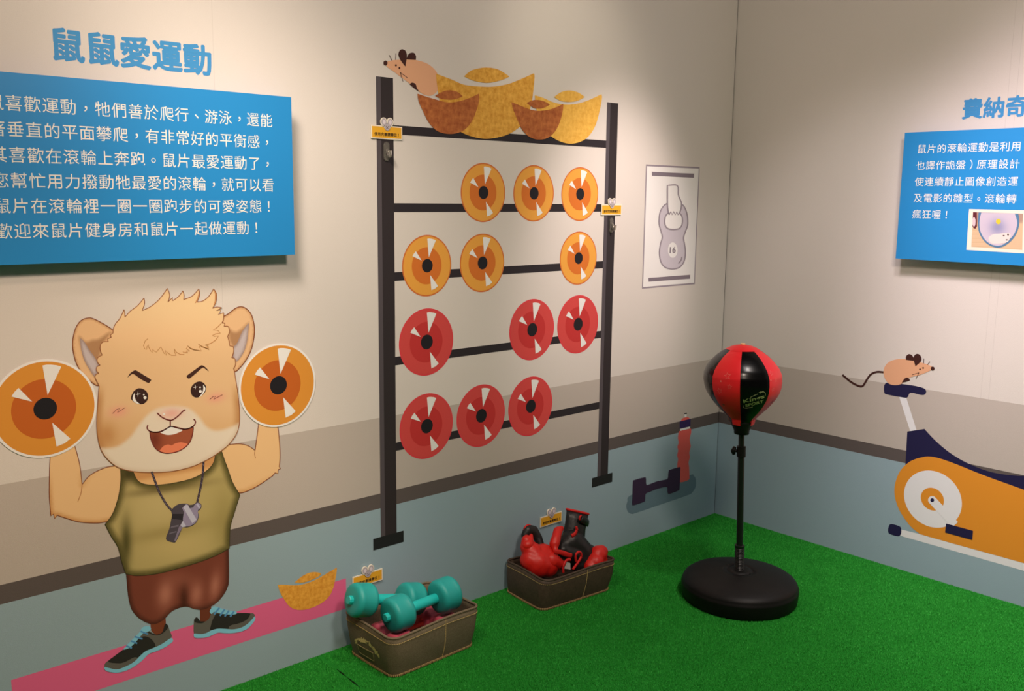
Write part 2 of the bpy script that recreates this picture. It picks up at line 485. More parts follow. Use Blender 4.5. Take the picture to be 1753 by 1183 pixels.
for a, b in [(402, 468), (512, 580), (622, 690), (735, 795), (842, 900), (945, 1003)]:
    zs.append((pl(*c1([(60, a)])[0], PD).z + pl(*c1([(60, b)])[0], PD).z) / 2)
zfit = np.polyfit(range(6), zs, 1)
for i, s in enumerate(rows):
    letter_row('text_line', s, (A.x + pitch * 0.47 - pitch, np.polyval(zfit, i)), pitch, pitch * 0.98, 'L', PD + 0.0004, WHITE_INK, left_panel)
tl = thing('wall_title', 'blue five character heading on the wall above the large text panel', 'lettering', (-2.70, -STEP, 1.825))
for i, ch in enumerate('鼠鼠愛運動'):
    letter_row('character', ch, (-2.8665 + i * 0.0853, 1.8625), 0.085, 0.086, 'L', STEP, TITLE_BLUE, tl, 0.03)

TLr = pr(1547.2, 227.1, PD); BLr = pr(1535, 442.7, PD)
right_panel = panel('text_panel', 'R', (TLr.y + BLr.y) / 2, -1.62, BLr.z, TLr.z, 'blue panel with white text and a hamster wheel photograph on right wall')
A = pr(*c8([(593, 400)])[0], PD); B = pr(*c8([(1213, 400)])[0], PD)
pitch = (A.y - B.y + 0.002) / 10
rows = ['鼠片的滾輪運動是利用', '也譯作詭盤）原理設計', '使連續靜止圖像創造運', '及電影的雛型。滾輪轉', '瘋狂喔！']
zs = [(pr(*c8([(600, a)])[0], PD).z + pr(*c8([(600, b)])[0], PD).z) / 2 for a, b in [(372, 432), (470, 530), (568, 628), (662, 722), (760, 820)]]
zfit = np.polyfit(range(5), zs, 1)
for i, s in enumerate(rows):
    letter_row('text_line', s, (A.y - pitch * 0.47, np.polyval(zfit, i)), pitch, pitch * 0.97, 'R', PD + 0.0004, WHITE_INK, right_panel)
tr = thing('wall_title', 'blue heading on the right wall above the smaller text panel', 'lettering', (-STEP, -1.10, 1.80))
for i, ch in enumerate('費納奇'):
    letter_row('character', ch, (-1.0575 - i * 0.0775, 1.843), 0.08, 0.0785, 'R', STEP, TITLE_BLUE, tr, 0.03)
# the photograph printed on the right panel
ph = Decal('R', 1, PD).fill(pz([(188, 275), (1250, 300), (1210, 1030), (143, 965)]), (238, 226, 212)).build('photo_border', right_panel)
d = Decal('R', 2, PD)
d.shade(pz([(258, 325), (1098, 353), (1085, 965), (225, 912)]), lambda X, Y, D: mixc(mixc(flat(X, (214, 186, 152)), (170, 140, 130), sm(-Y, -385, -378)), (190, 158, 118), 0.5 * (np.sin(X * 2.1) * np.sin(Y * 2.7) > 0.2)), 0, 1.0)
d.build('photo_background', right_panel)
d = Decal('R', 3, PD)
d.fill(pz([(255, 328), (318, 330), (322, 560), (300, 605), (265, 600), (245, 560)]), (92, 34, 44))
d.fill(pz(ell(272, 490, 26, 80)), (215, 190, 195), 1)
d.build('photo_object', right_panel)
d = Decal('R', 5, PD)
ring = [(350, 330), (338, 450), (340, 580), (365, 690), (430, 800), (520, 880), (620, 920), (700, 925), (790, 895), (890, 820), (970, 720), (1020, 600), (1036, 480), (1020, 355)]
inner = [(395, 335), (368, 450), (366, 580), (392, 680), (450, 780), (540, 860), (630, 890), (700, 893), (780, 865), (870, 790), (945, 700), (990, 590), (1000, 480), (960, 350)]
d.fill(pz(so(ring, 4)), (84, 124, 160))
d.shade(pz(so(inner, 4)), lambda X, Y, D: mixc(flat(X, (200, 190, 206)), (140, 142, 180), 0.9 * blob_w(X, Y, 1708, 389, 14, 14)), 1, 1.5)
d.fill(pz(ell(684, 485, 42, 46)), (222, 196, 60), 2)
w_ = d.build('photo_wheel', right_panel)
d = Decal('R', 9, PD)
d.fill(pz(sp([(520, 760), (600, 700), (700, 690), (800, 680), (880, 690), (890, 740), (850, 820), (780, 850), (650, 860), (560, 850)])), (226, 212, 208))
for q in [(848, 706, 16, 16), (775, 724, 18, 10), (826, 795, 18, 10)]: d.fill(pz(ell(*q, 14)), (70, 50, 56), 1)
d.build('photo_hamster', right_panel)

# ------------------------------------------------------------------ printed weight rack
RK = 1
rack = thing('printed_weight_rack', 'tall black weight rack printed on the left wall with five rungs', 'wall graphic', (-1.36, -STEP, 0.31))
RB, RB2 = (50, 44, 47), (84, 78, 84)
def wquad(x0, x1, z0, z1, y):
    return [(x0, -y, z0), (x1, -y, z0), (x1, -y, z1), (x0, -y, z1)], [(0, 1, 2, 3)]
for z in (1.7265, 1.4765, 1.2500, 0.9656, 0.6690):
    MB().add(*wquad(-1.873, -0.849, z - 0.029, z, STEP), ink((46, 41, 46))).build('rung', rack)
for x0, xs_, x1 in ((-1.9385, -1.9205, -1.8725), (-0.850, -0.830, -0.7842)):
    b = MB().add(*wquad(x0, xs_, 0.335, 1.874, 2 * STEP), ink(RB2)).add(*wquad(xs_, x1, 0.335, 1.874, 2 * STEP), ink(RB))
    b.build('upright', rack)
    MB().add(*wquad(x0 - 0.031, x1 + 0.029, 0.308, 0.349, 3 * STEP), ink((34, 36, 38))).build('foot', rack)

# discs: printed plates with an outer ring, inner ring, hub and three pale glints
GL = [[(0.003, 0.877), (0.08, 0.885), (0.156, 0.877), (0.26, 0.855), (0.353, 0.817), (0.062, 0.271)],
      [(-0.459, 0.484), (-0.535, 0.415), (-0.595, 0.33), (-0.228, 0.177)],
      [(0.114, -0.301), (0.438, -0.686), (0.319, -0.763), (0.165, -0.805)]]
def disc_proto(name, label, cols, rim):
    """unit-radius disc facing the room, at the origin"""
    t = thing(name, label, 'wall graphic', (0, 0, 0))
    def circ(cx, cz, r, y, m, nm, n=64):
        v = [(cx + r * math.cos(2 * PI * k / n), y, cz + r * math.sin(2 * PI * k / n)) for k in range(n)]
        link_mesh(nm, v, [tuple(range(n))], m, None, t)
    s = STEP
    circ(0, 0, 1.0, 0, ink(cols[0]), 'rim')
    circ(0, 0, rim, -s, ink(cols[1]), 'outer_ring')
    circ(-0.015, 0.0, 0.605, -2 * s, ink(cols[2]), 'inner_ring')
    circ(0.003, 0.003, 0.22, -3 * s, ink((32, 28, 28)), 'hub')
    for g in GL:
        v, f = cdt(g)
        link_mesh('glint', [(x, -4 * s, z) for x, z in v], f, ink((238, 234, 226)), None, t)
    return t
def disc_copy(proto, loc, r, label, group):
    c = proto.copy(); COL.objects.link(c)
    c.location = loc; c.scale = (r, 1, r); c['label'] = label; c['group'] = group
    for ch in list(proto.children):
        k = ch.copy(); COL.objects.link(k); k.parent = c
    return c
KINK[:] = [1.0, 1.12, 1.5]
OR = ((212, 108, 44), (236, 160, 58), (216, 112, 36)); RD = ((222, 62, 62), (214, 72, 60), (198, 52, 44))
HM = ((240, 232, 216), (222, 142, 48), (196, 96, 30))
proto_o = disc_proto('printed_weight_plate', 'x', OR, 0.955)
proto_r = disc_proto('printed_weight_plate', 'x', RD, 0.955)
proto_h = disc_proto('printed_weight_plate', 'x', HM, 0.951)
DISCS = [(-1.4875, 1.5153, .1037, 0, 'orange weight plate at the left of the top rack row'), (-1.2399, 1.5153, .1037, 0, 'orange weight plate in the middle of the top rack row'),
         (-0.9920, 1.5153, .1037, 0, 'orange weight plate at the right of the top rack row'),
         (-1.7375, 1.2663, .1046, 0, 'orange weight plate beside the left upright in the second rack row'), (-1.4896, 1.2663, .1046, 0, 'orange weight plate second from left in the second rack row'),
         (-0.9926, 1.2663, .1045, 0, 'orange weight plate alone beside the right upright, second rack row'),
         (-1.7403, 1.0035, .1171, 1, 'red weight plate alone beside the left upright, third rack row'), (-1.2390, 1.0035, .1171, 1, 'red weight plate in third rack row, the left of the adjacent pair'),
         (-0.9870, 1.0035, .1171, 1, 'red weight plate beside the right upright in the third rack row'),
         (-1.7409, 0.7060, .1166, 1, 'red weight plate beside the left upright in the bottom rack row'), (-1.4908, 0.7060, .1166, 1, 'red weight plate in the middle of the bottom rack row'),
         (-1.2404, 0.7060, .1166, 1, 'red weight plate at the right of the bottom rack row')]
used = {}
def place_disc(proto, loc, r, label, group):
    if proto not in used:
        used[proto] = 1; proto.location = loc; proto.scale = (r, 1, r); proto['label'] = label; proto['group'] = group
    else: disc_copy(proto, loc, r, label, group)
for x, z, r, k, lab in DISCS:
    place_disc((proto_o, proto_r)[k], (x, -2 * STEP, z), r, lab, 'weight plates printed on the rack')
place_disc(proto_h, (-2.3095, -12 * STEP, 0.9238), 0.1295, 'cream-rimmed orange weight plate held up to the right of the hamster face', 'plates held by the hamster')
place_disc(proto_h, (-2.9752, -12 * STEP, 0.9465), 0.1295, 'cream-rimmed orange weight plate held up to the left of the hamster face', 'plates held by the hamster')

# ------------------------------------------------------------------ gold ingots and mouse on top of the rack
KINK[:] = [1.05, 1.1, 1.3]
GOLD = mat('gold fleck print', (240, 186, 84), 0.55, 0.25, nscale=55, rgb2=(206, 142, 46))
GOLD2 = mat('pale gold fleck print', (248, 200, 96), 0.55, 0.25, nscale=55, rgb2=(226, 168, 66))
COPPER = mat('copper fleck print', (200, 122, 66), 0.55, 0.25, nscale=45, rgb2=(154, 78, 40))
def ingot(c, body, cap, m, layer, label, bodyfn=None):
    a = c(body); b = c(cap)
    base = pl(sum(q[0] for q in a) / len(a), max(q[1] for q in a))
    t = thing('printed_gold_ingot', label, 'wall graphic', (base.x, -STEP * layer, base.z), 'printed ingots')
    Decal('L', layer).fill(a, None, 0, m).build('boat_body', t)
    Decal('L', layer).fill(b, None, 0, m).build('domed_top', t)
    return t
def corners(segs):
    out = []
    for s in segs: out += so(s, 6)[:-1]
    return out
ingot(c4, corners([[(512, 232), (600, 265), (680, 298), (760, 308), (850, 310), (940, 295), (1020, 265), (1098, 230)], [(1098, 230), (1103, 250), (1095, 340), (1080, 430), (1040, 520), (990, 570), (920, 605), (820, 623), (730, 610), (640, 570), (580, 510), (540, 420), (518, 300), (512, 232)]]),
      corners([[(680, 248), (720, 215), (770, 200), (820, 195), (880, 205), (925, 230), (952, 250)], [(952, 250), (900, 272), (820, 287), (740, 275), (680, 248)]]), GOLD, 8, 'largest gold ingot printed above the rack')
ingot(c4, corners([[(400, 352), (470, 375), (550, 398), (600, 405), (660, 395), (720, 375), (768, 352)], [(768, 352), (770, 390), (755, 450), (725, 520), (680, 570), (620, 592), (560, 590), (510, 570), (465, 520), (430, 450), (408, 400), (400, 352)]]),
      corners([[(505, 365), (550, 340), (590, 332), (640, 342), (672, 368)], [(672, 368), (630, 385), (580, 388), (540, 382), (505, 365)]]), COPPER, 10, 'copper ingot printed on the rack top under the mouse')
ingot(c4, corners([[(1105, 362), (1150, 375), (1220, 405), (1290, 418), (1360, 412), (1430, 390), (1505, 355)], [(1505, 355), (1508, 380), (1495, 450), (1470, 540), (1430, 605), (1380, 640), (1320, 652), (1260, 640), (1200, 605), (1150, 540), (1115, 450), (1105, 362)]]),
      corners([[(1220, 372), (1265, 342), (1315, 333), (1365, 345), (1405, 372)], [(1405, 372), (1360, 395), (1310, 402), (1260, 395), (1220, 372)]]), GOLD2, 7, 'pale gold ingot printed beside the right rack upright')
ingot(c4, corners([[(963, 403), (1020, 425), (1080, 448), (1130, 455), (1190, 448), (1240, 430), (1275, 413)], [(1275, 413), (1273, 450), (1255, 520), (1225, 580), (1180, 618), (1120, 627), (1070, 610), (1030, 570), (1000, 510), (972, 440), (963, 403)]]),
      corners([[(1055, 408), (1090, 392), (1125, 390), (1165, 400), (1195, 418)], [(1195, 418), (1150, 440), (1100, 438), (1055, 408)]]), COPPER, 10, 'small copper ingot printed between the two gold ingots')
DK = (66, 34, 28); FURM = (226, 168, 122)
t = thing('printed_mouse', 'tan mouse printed on the left wall climbing over the rack corner', 'wall graphic', (pl(732, 164).x, -STEP * 4, pl(732, 164).z), 'printed mice')
Decal('L', 5).fill(m1(sp([(245, 385), (330, 360), (430, 350), (620, 345), (760, 352), (880, 380), (1000, 430), (1100, 510), (1160, 590), (1200, 720), (1195, 850), (1160, 930), (1100, 985), (1020, 1012), (920, 990), (830, 935), (760, 860), (650, 780), (500, 670), (350, 555), (235, 470)])), FURM).build('body', t)
Decal('L', 6).fill(m1(ell(210, 408, 38, 47)), DK).build('nose', t)
Decal('L', 6).fill(m1(corners([[(575, 475), (490, 360), (452, 270), (460, 200), (495, 160), (530, 155), (575, 180), (603, 250), (600, 330), (575, 475)]])), DK).build('ear', t)
Decal('L', 6).fill(m1(corners([[(605, 310), (640, 240), (700, 217), (745, 230), (772, 280), (770, 352)], [(770, 352), (700, 348), (605, 340), (605, 310)]])), DK).build('ear', t)
for q in ((403, 452), (467, 500)): Decal('L', 6).fill(m1(ell(*q, 17, 21, 20)), DK).build('eye', t)
d = Decal('L', 6)
for s in ([(280, 262), (332, 360)], [(403, 230), (397, 352)], [(480, 580), (620, 685)], [(480, 580), (535, 750)]): d.stroke(m1(s), 1.0, DK)
d.build('whiskers', t)
Decal('L', 6).fill(m1(corners([[(655, 800), (690, 770), (735, 775), (770, 805), (790, 870), (835, 940)], [(835, 940), (760, 890), (655, 800)]])), DK).build('paw', t)

# mouse on the exercise bike, right wall
t = thing('printed_mouse', 'tan long-tailed mouse printed on the right wall sitting on bike handlebar', 'wall graphic', (-STEP, pr(1530, 659).y, pr(1530, 659).z), 'printed mice')
Decal('R', 5).fill(rc(sp([(333, 140), (340, 110), (365, 85), (410, 73), (460, 75), (500, 85), (540, 95), (580, 112), (575, 128), (520, 152), (470, 165), (450, 180), (420, 200), (390, 205), (360, 197), (340, 170)])), FURM).build('body', t)
Decal('R', 6).fill(rc(ell(582, 121, 10, 10, 20)), DK).build('nose', t)
Decal('R', 6).fill(rc(so([(447, 77), (447, 60), (460, 48), (475, 52), (487, 68), (487, 82)])), DK).build('ear', t)
Decal('R', 7).fill(rc(so([(495, 110), (487, 80), (488, 58), (500, 47), (515, 50), (525, 65), (522, 85), (495, 110)])), DK).build('ear', t)
for q in ((518, 125), (534, 118)): Decal('R', 6).fill(rc(ell(*q, 4.5, 4.5, 16)), DK).build('eye', t)
d = Decal('R', 6)
for s in ([(537, 95), (538, 70)], [(555, 103), (568, 86)], [(478, 153), (513, 142)], [(513, 142), (497, 173)]): d.stroke(rc(s), 0.9, DK)
d.build('whiskers', t)
Decal('R', 6).fill(rc(so([(425, 193), (440, 172), (455, 167), (467, 180), (445, 188)])), DK).build('paw', t)
Decal('R', 4).stroke(rc(so([(335, 140), (300, 138), (270, 150), (250, 175), (230, 207), (210, 210), (170, 190), (125, 153)])), 3.4, DK).build('tail', t)

# ------------------------------------------------------------------ printed exercise bike
NAVY = (34, 30, 62); CREAM = (228, 224, 216); ORG = (222, 142, 42)
q0 = pr(1640, 960)
bike = thing('printed_exercise_bike', 'orange and navy exercise bike printed on the right wall', 'wall graphic', (-STEP, q0.y, q0.z))
Decal('R', 1).fill(rc([(410, 258), (447, 265), (502, 440), (470, 445)]), CREAM).build('mast', bike)
Decal('R', 2).fill(rc(sp([(340, 200), (360, 193), (470, 205), (535, 220), (549, 238), (540, 253), (520, 254), (470, 243), (455, 265), (435, 268), (350, 252), (336, 240), (335, 215)], n=3)), NAVY).build('handlebar', bike)
Decal('R', 2).fill(rc([(453, 440), (540, 427)] + so([(540, 427), (600, 490), (680, 555), (780, 610), (900, 650), (1044, 665), (1180, 655), (1330, 620)])[1:] + [(1330, 850), (1044, 760), (640, 600), (442, 640)]), NAVY).build('shroud', bike)
Decal('R', 1).fill(rc([(415, 934), (520, 960), (700, 1010), (900, 1065), (1044, 1105), (1330, 1190), (1330, 1235), (1044, 1145), (700, 1048), (415, 967)]), CREAM).build('base_bar', bike)
Decal('R', 3).fill(rc(sp([(358, 925), (370, 908), (410, 918), (422, 930), (422, 955), (408, 970), (365, 958), (356, 945)], n=3)), NAVY).build('foot', bike)
Decal('R', 3).fill(rc(so([(520, 960), (470, 920), (420, 850), (395, 790), (388, 740), (395, 690), (420, 635), (470, 590), (530, 570), (570, 567), (620, 577), (700, 605), (850, 665), (1044, 735), (1330, 840)]) + [(1330, 1185), (1044, 1106), (900, 1066), (700, 1011)]), ORG).build('housing', bike)
def rdisc(y, z, r, k, rgb, nm, n=56):
    v = [(-STEP * k, y - r * math.cos(2 * PI * i / n), z + r * math.sin(2 * PI * i / n)) for i in range(n)]
    return link_mesh(nm, v, [tuple(range(n))], ink(rgb), None, bike)
rdisc(-1.0303, 0.3292, 0.1153, 4, CREAM, 'flywheel')
rdisc(-1.0303, 0.3292, 0.0461, 5, ORG, 'flywheel_centre')
d = Decal('R', 6).stroke(rc([(580, 787), (695, 912)]), 14, CREAM).fill(rc(ell(580, 787, 21, 21, 24)), CREAM, 1)
d.fill(rc(ell(580, 787, 10, 10, 20)), NAVY, 2).build('crank', bike)
Decal('R', 9).fill(rc([(650, 905), (787, 942), (783, 988), (645, 950)]), NAVY).build('pedal', bike)

# ------------------------------------------------------------------ kettlebell poster, printed dumbbell, bottle, mat, floor ingot
LINE = (150, 138, 138)
q0 = pl(1146, 490)
po = thing('kettlebell_poster', 'grey framed white poster of a hand gripping a kettlebell', 'wall graphic', (q0.x, -STEP, q0.z))
def wframe(x0, x1, z0, z1, k, rgb, nm): return MB().add(*wquad(x0, x1, z0, z1, STEP * k), ink(rgb)).build(nm, po)
wframe(-0.6005, -0.2335, 1.1235, 1.6415, 1, LINE, 'border')
wframe(-0.5935, -0.2405, 1.1305, 1.6345, 2, (236, 228, 216), 'paper')
Decal('L', 3).fill(c7([(253, 155), (582, 170), (581, 202), (254, 186)]), (128, 116, 118)).build('bar', po)
Decal('L', 3).fill(c7([(227, 982), (552, 957), (551, 988), (228, 1012)]), (128, 116, 118)).build('bar', po)
kb = c7(sp([(430, 392), (375, 402), (340, 428), (315, 480), (310, 560), (325, 620), (335, 665), (320, 720), (312, 790), (325, 860), (360, 900), (415, 913), (470, 898), (505, 850), (515, 780), (508, 720), (500, 670), (515, 620), (532, 570), (530, 500), (512, 440), (485, 408)]))
hole = c7(sp([(385, 475), (360, 500), (353, 545), (361, 580), (385, 600), (430, 605), (470, 594), (489, 560), (489, 510), (470, 480), (430, 470)]))
d = Decal('L', 3).fill(kb, (200, 190, 187)).stroke(kb, 2.2, LINE, 1, True).fill(hole, (236, 228, 216), 2).stroke(hole, 2.2, LINE, 3, True)
d.stroke(c7(so([(487, 818), (480, 845), (460, 870)])), 2.2, LINE, 1).fill(c7(ell(416, 765, 37, 60)), (236, 228, 216), 1)
kbo = d.build('kettlebell', po)
arm = c7(so([(374, 262), (450, 262), (458, 330), (470, 365), (482, 395), (480, 440), (470, 472)], 4) + [(458, 490), (445, 468), (435, 490), (422, 465), (410, 490), (400, 465), (387, 488)] + so([(385, 485), (378, 450), (374, 400), (374, 262)], 4)[:-1])
Decal('L', 7).fill(arm, (236, 228, 216)).stroke(arm, 2.2, LINE, 1, True).build('gripping_hand', po)
v, f = text_flat('16', 0.035)
xs = [q[0] for q in v]; ys = [q[1] for q in v]
a = pl(*c7([(391, 790)])[0]); b_ = pl(*c7([(441, 738)])[0])
sx_ = (b_.x - a.x) / (max(xs) - min(xs)); sz_ = (b_.z - a.z) / (max(ys) - min(ys))
link_mesh('number', [(a.x + (x - min(xs)) * sx_, -STEP * 5, a.z + (y - min(ys)) * sz_) for x, y in v], f, ink((140, 128, 128)), None, po)

q0 = pl(1130, 878)
t = tag(Decal('L', 1).fill(dc(sp([(240, 930), (200, 1000), (190, 1050), (205, 1100), (240, 1122), (285, 1114), (560, 1020), (815, 932), (865, 897), (893, 840), (893, 770), (872, 737), (835, 728), (560, 820)], n=5)), (104, 126, 130)).build('printed_shadow_patch', None, (q0.x, -STEP, q0.z)), 'dark teal rounded shadow printed under the dumbbell and bottle', 'wall graphic')  # drawn shadow, part of the wall print
dd = dc(sp([(256, 800), (275, 778), (370, 752), (387, 762), (389, 812), (400, 829), (440, 815), (500, 792), (560, 780), (600, 770), (612, 750), (618, 690), (632, 675), (725, 648), (737, 658), (735, 700), (728, 860), (715, 885), (630, 918), (612, 915), (605, 892), (604, 856), (590, 848), (530, 860), (470, 880), (420, 902), (395, 910), (382, 930), (378, 985), (365, 1000), (265, 1033), (248, 1022), (250, 950)], n=4))
tag(Decal('L', 6).fill(dd, (58, 40, 62)).build('printed_dumbbell', None, (q0.x, -STEP * 6, q0.z)), 'dark purple dumbbell printed low on the wall beside red bottle', 'wall graphic')
q0 = pl(1172, 826)
bt = thing('printed_water_bottle', 'red water bottle with navy band printed on the left wall', 'wall graphic', (q0.x, -STEP * 3, q0.z))
Decal('L', 2).fill(dc([(722, 285), (845, 258)] + so([(845, 258), (846, 300), (832, 360), (838, 410), (842, 440), (828, 500), (833, 550), (820, 600), (825, 650), (828, 740), (818, 778), (740, 802), (722, 770), (705, 640), (714, 570), (705, 530), (714, 480), (708, 440), (720, 400), (712, 350), (722, 285)], 5)[1:-1]), (226, 96, 82)).build('body', bt)
Decal('L', 2).fill(dc(so([(745, 190), (745, 175), (760, 155), (800, 142), (825, 150), (834, 168)])), (226, 96, 82)).build('cap', bt)
Decal('L', 3).fill(dc([(730, 187), (842, 158), (838, 237), (730, 263)]), (52, 36, 80)).build('band', bt)
Decal('L', 3).fill(dc([(732, 262), (834, 236), (834, 258), (734, 283)]), (232, 228, 218)).build('stripe', bt)
Decal('L', 2).fill(dc([(779, 110), (800, 108), (800, 144), (779, 149)]), (232, 228, 218)).fill(dc([(777, 102), (803, 98), (803, 110), (777, 113)]), (48, 34, 40), 1).build('spout', bt)

KINK[:] = [1.2, 1.6, 2.05]
mt = link_mesh('printed_exercise_mat', *wquad(-3.101, -2.0795, 0.133, 0.2385, STEP), ink((212, 84, 110)), None, None, (-2.6, -STEP, 0.133))
tag(mt, 'long pink exercise mat printed low on the wall under the hamster', 'wall graphic')
ingot(i1, corners([[(238, 345), (300, 342), (400, 350), (500, 345), (620, 310), (740, 250), (850, 185), (920, 145)], [(920, 145), (918, 200), (890, 340), (850, 450), (780, 530), (680, 590), (560, 630), (450, 630), (370, 590), (310, 510), (265, 430), (238, 345)]]),
      corners([[(432, 318), (500, 260), (570, 218), (640, 198), (710, 203), (742, 218)], [(742, 218), (700, 255), (600, 300), (520, 320), (432, 318)]]), mat('amber fleck print', (246, 184, 78), 0.55, 0.25, nscale=70, rgb2=(216, 142, 46)), 3, 'gold ingot printed on the end of the pink mat')

# ------------------------------------------------------------------ the printed hamster
KINK[:] = [1.05, 1.25, 1.55]
BR_ = (128, 66, 36)
q0 = pl(285, 1130)
ham = thing('printed_hamster', 'large cartoon hamster weightlifter in olive vest printed on the wall', 'wall graphic', (q0.x, -STEP, q0.z))
# ears
def ear(out, shade_, inn, nm):
    o_ = h1(sp(out))
    d = Decal('L', 3)
    d.shade(o_, lambda X, Y, D: mixc(flat(X, (228, 174, 120)), (190, 132, 84), 1 - sm(D, 0, 4)), 0, 4)
    d.stroke(o_, 1.6, BR_, 1, True)
    e = d.build(nm, ham)
    s_ = h1(sp(shade_))
    d = Decal('L', 5).shade(s_, lambda X, Y, D: mixc(flat(X, (176, 124, 80)), (222, 168, 116), 1 - sm(D, 0, 7)), 0, 3)
    i_ = h1(sp(inn))
    d.shade(i_, lambda X, Y, D: mixc(flat(X, (196, 172, 160)), (160, 128, 112), 1 - sm(D, 0, 5)), 1, 3).build('inner_ear', e)
ear([(425, 437), (330, 375), (260, 340), (215, 330), (150, 352), (105, 410), (80, 490), (72, 570), (85, 660), (110, 740), (160, 830), (230, 890), (305, 925), (340, 800), (360, 600), (420, 480)],
    [(113, 490), (150, 488), (190, 525), (240, 512), (300, 500), (370, 455), (418, 440), (425, 465), (360, 560), (320, 690), (300, 800), (270, 855), (230, 810), (170, 710), (135, 600)],
    [(138, 515), (175, 540), (220, 610), (270, 680), (302, 740), (292, 800), (268, 848), (225, 790), (178, 710), (150, 620)], 'ear')
ear([(1380, 350), (1450, 290), (1510, 245), (1560, 232), (1610, 255), (1650, 310), (1672, 400), (1670, 500), (1645, 610), (1600, 700), (1545, 770), (1495, 800), (1450, 700), (1410, 500)],
    [(1634, 362), (1600, 372), (1550, 415), (1500, 440), (1440, 400), (1430, 450), (1440, 540), (1465, 590), (1470, 700), (1500, 735), (1560, 680), (1610, 590), (1632, 470)],
    [(1622, 380), (1600, 400), (1560, 460), (1520, 550), (1478, 600), (1480, 660), (1490, 715), (1530, 705), (1580, 630), (1608, 540), (1620, 450)], 'ear')
KINK[:] = [1.08, 1.36, 1.9]
# arms
def skin(X, Y, D): return mixc(flat(X, (230, 172, 108)), (196, 128, 66), 0.85 * (1 - sm(D, 0, 9)) * sm(Y, 800, 860))
la = so(c2([(268, 880), (268, 975)]) + c3([(240, 60), (238, 180), (243, 262)])) + c3([(246, 292), (258, 282), (265, 304), (277, 288)]) + so(c3([(277, 288), (310, 300), (380, 320), (450, 326), (500, 322), (560, 300), (600, 200), (600, 60), (540, 52), (480, 70), (430, 100), (397, 140)]))[1:] + so(c3([(397, 140), (388, 60), (375, 0)]) + c2([(395, 900)]))[1:]
d = Decal('L', 3).shade(la, skin, 0, 5).stroke(la, 1.4, BR_, 1, True).stroke(so(c3([(397, 140), (392, 180), (376, 222)])), 1.4, (176, 110, 60), 1)
d.build('arm', ham)
ra = so(c2([(1170, 960), (1195, 925), (1225, 912), (1285, 907), (1330, 918), (1366, 942)])) + so(c2([(1366, 942), (1376, 870), (1388, 780)]))[1:] + so(c2([(1482, 780), (1490, 830), (1497, 900), (1500, 970), (1496, 1030)])) + c2([(1502, 1040), (1490, 1045), (1488, 1066), (1474, 1062)]) + so(c3([(1318, 98), (1240, 150), (1172, 179), (1130, 170), (1090, 110), (1060, 40)]))
d = Decal('L', 3).shade(ra, skin, 0, 5).stroke(ra, 1.4, BR_, 1, True).stroke(so(c2([(1366, 942), (1364, 962), (1368, 985)])), 1.4, (176, 110, 60), 1)
d.build('arm', ham)
KINK[:] = [1.15, 1.5, 1.8]
# legs, shorts, shoes
RB_ = (120, 56, 34)
Decal('L', 4).fill(so(c3([(726, 770), (728, 812), (734, 850), (770, 868), (800, 830), (800, 770)])), (118, 54, 32)).build('leg', ham)
Decal('L', 4).fill(so(c3([(966, 720), (968, 765), (970, 805), (1000, 812), (1022, 775), (1020, 720)])), (104, 48, 30)).build('leg', ham)
shp = so(c3([(606, 540), (612, 600), (620, 680), (635, 740), (665, 780), (705, 806), (745, 816), (790, 795), (830, 755), (870, 736), (905, 731), (940, 742), (980, 745), (1030, 725), (1070, 690), (1100, 640), (1108, 590), (1106, 420)])) + c3([(900, 470), (700, 540)])
KINK[:] = [1.25, 1.7, 2.1]
def shorts_c(X, Y, D):
    C = mixc(flat(X, (112, 50, 34)), (70, 30, 20), 1 - sm(D, 0, 10))
    for cx, cy, rx, ry, k in ((800, 670, 40, 70, .9), (950, 670, 32, 60, .8), (1040, 630, 26, 70, .8), (880, 600, 60, 40, .3)):
        (px_, py_), = c3([(cx, cy)])
        C = mixc(C, (172, 98, 74), k * blob_w(X, Y, px_, py_, rx / 2.83, ry / 2.83, 0.15))
    return mixc(C, (58, 24, 14), 0.8 * blob_w(X, Y, c3([(890, 700)])[0][0], c3([(890, 700)])[0][1], 7, 24))
Decal('L', 5).shade(shp, shorts_c, 0, 5).build('shorts', ham)
KINK[:] = [1.0, 1.12, 1.4]
TEAL = (134, 196, 202)
def shoe(sole, upper, black, collar, tongue, bars, nm='shoe'):
    r_ = Decal('L', 6).fill(h3(sp(upper, n=4)), (100, 94, 80)).fill(h3(sp(black, n=4)), (46, 42, 36), 1).fill(h3(sp(collar, n=4)), (46, 42, 36), 2).build(nm, ham)
    Decal('L', 8).fill(h3(sp(sole, n=4)), TEAL).build('sole', r_)
    d = Decal('L', 9).fill(h3(sp(tongue, n=4)), TEAL)
    for a, b in bars: d.stroke(h3([a, b]), 2.8, (88, 144, 178), 1)
    d.build('laces', r_)
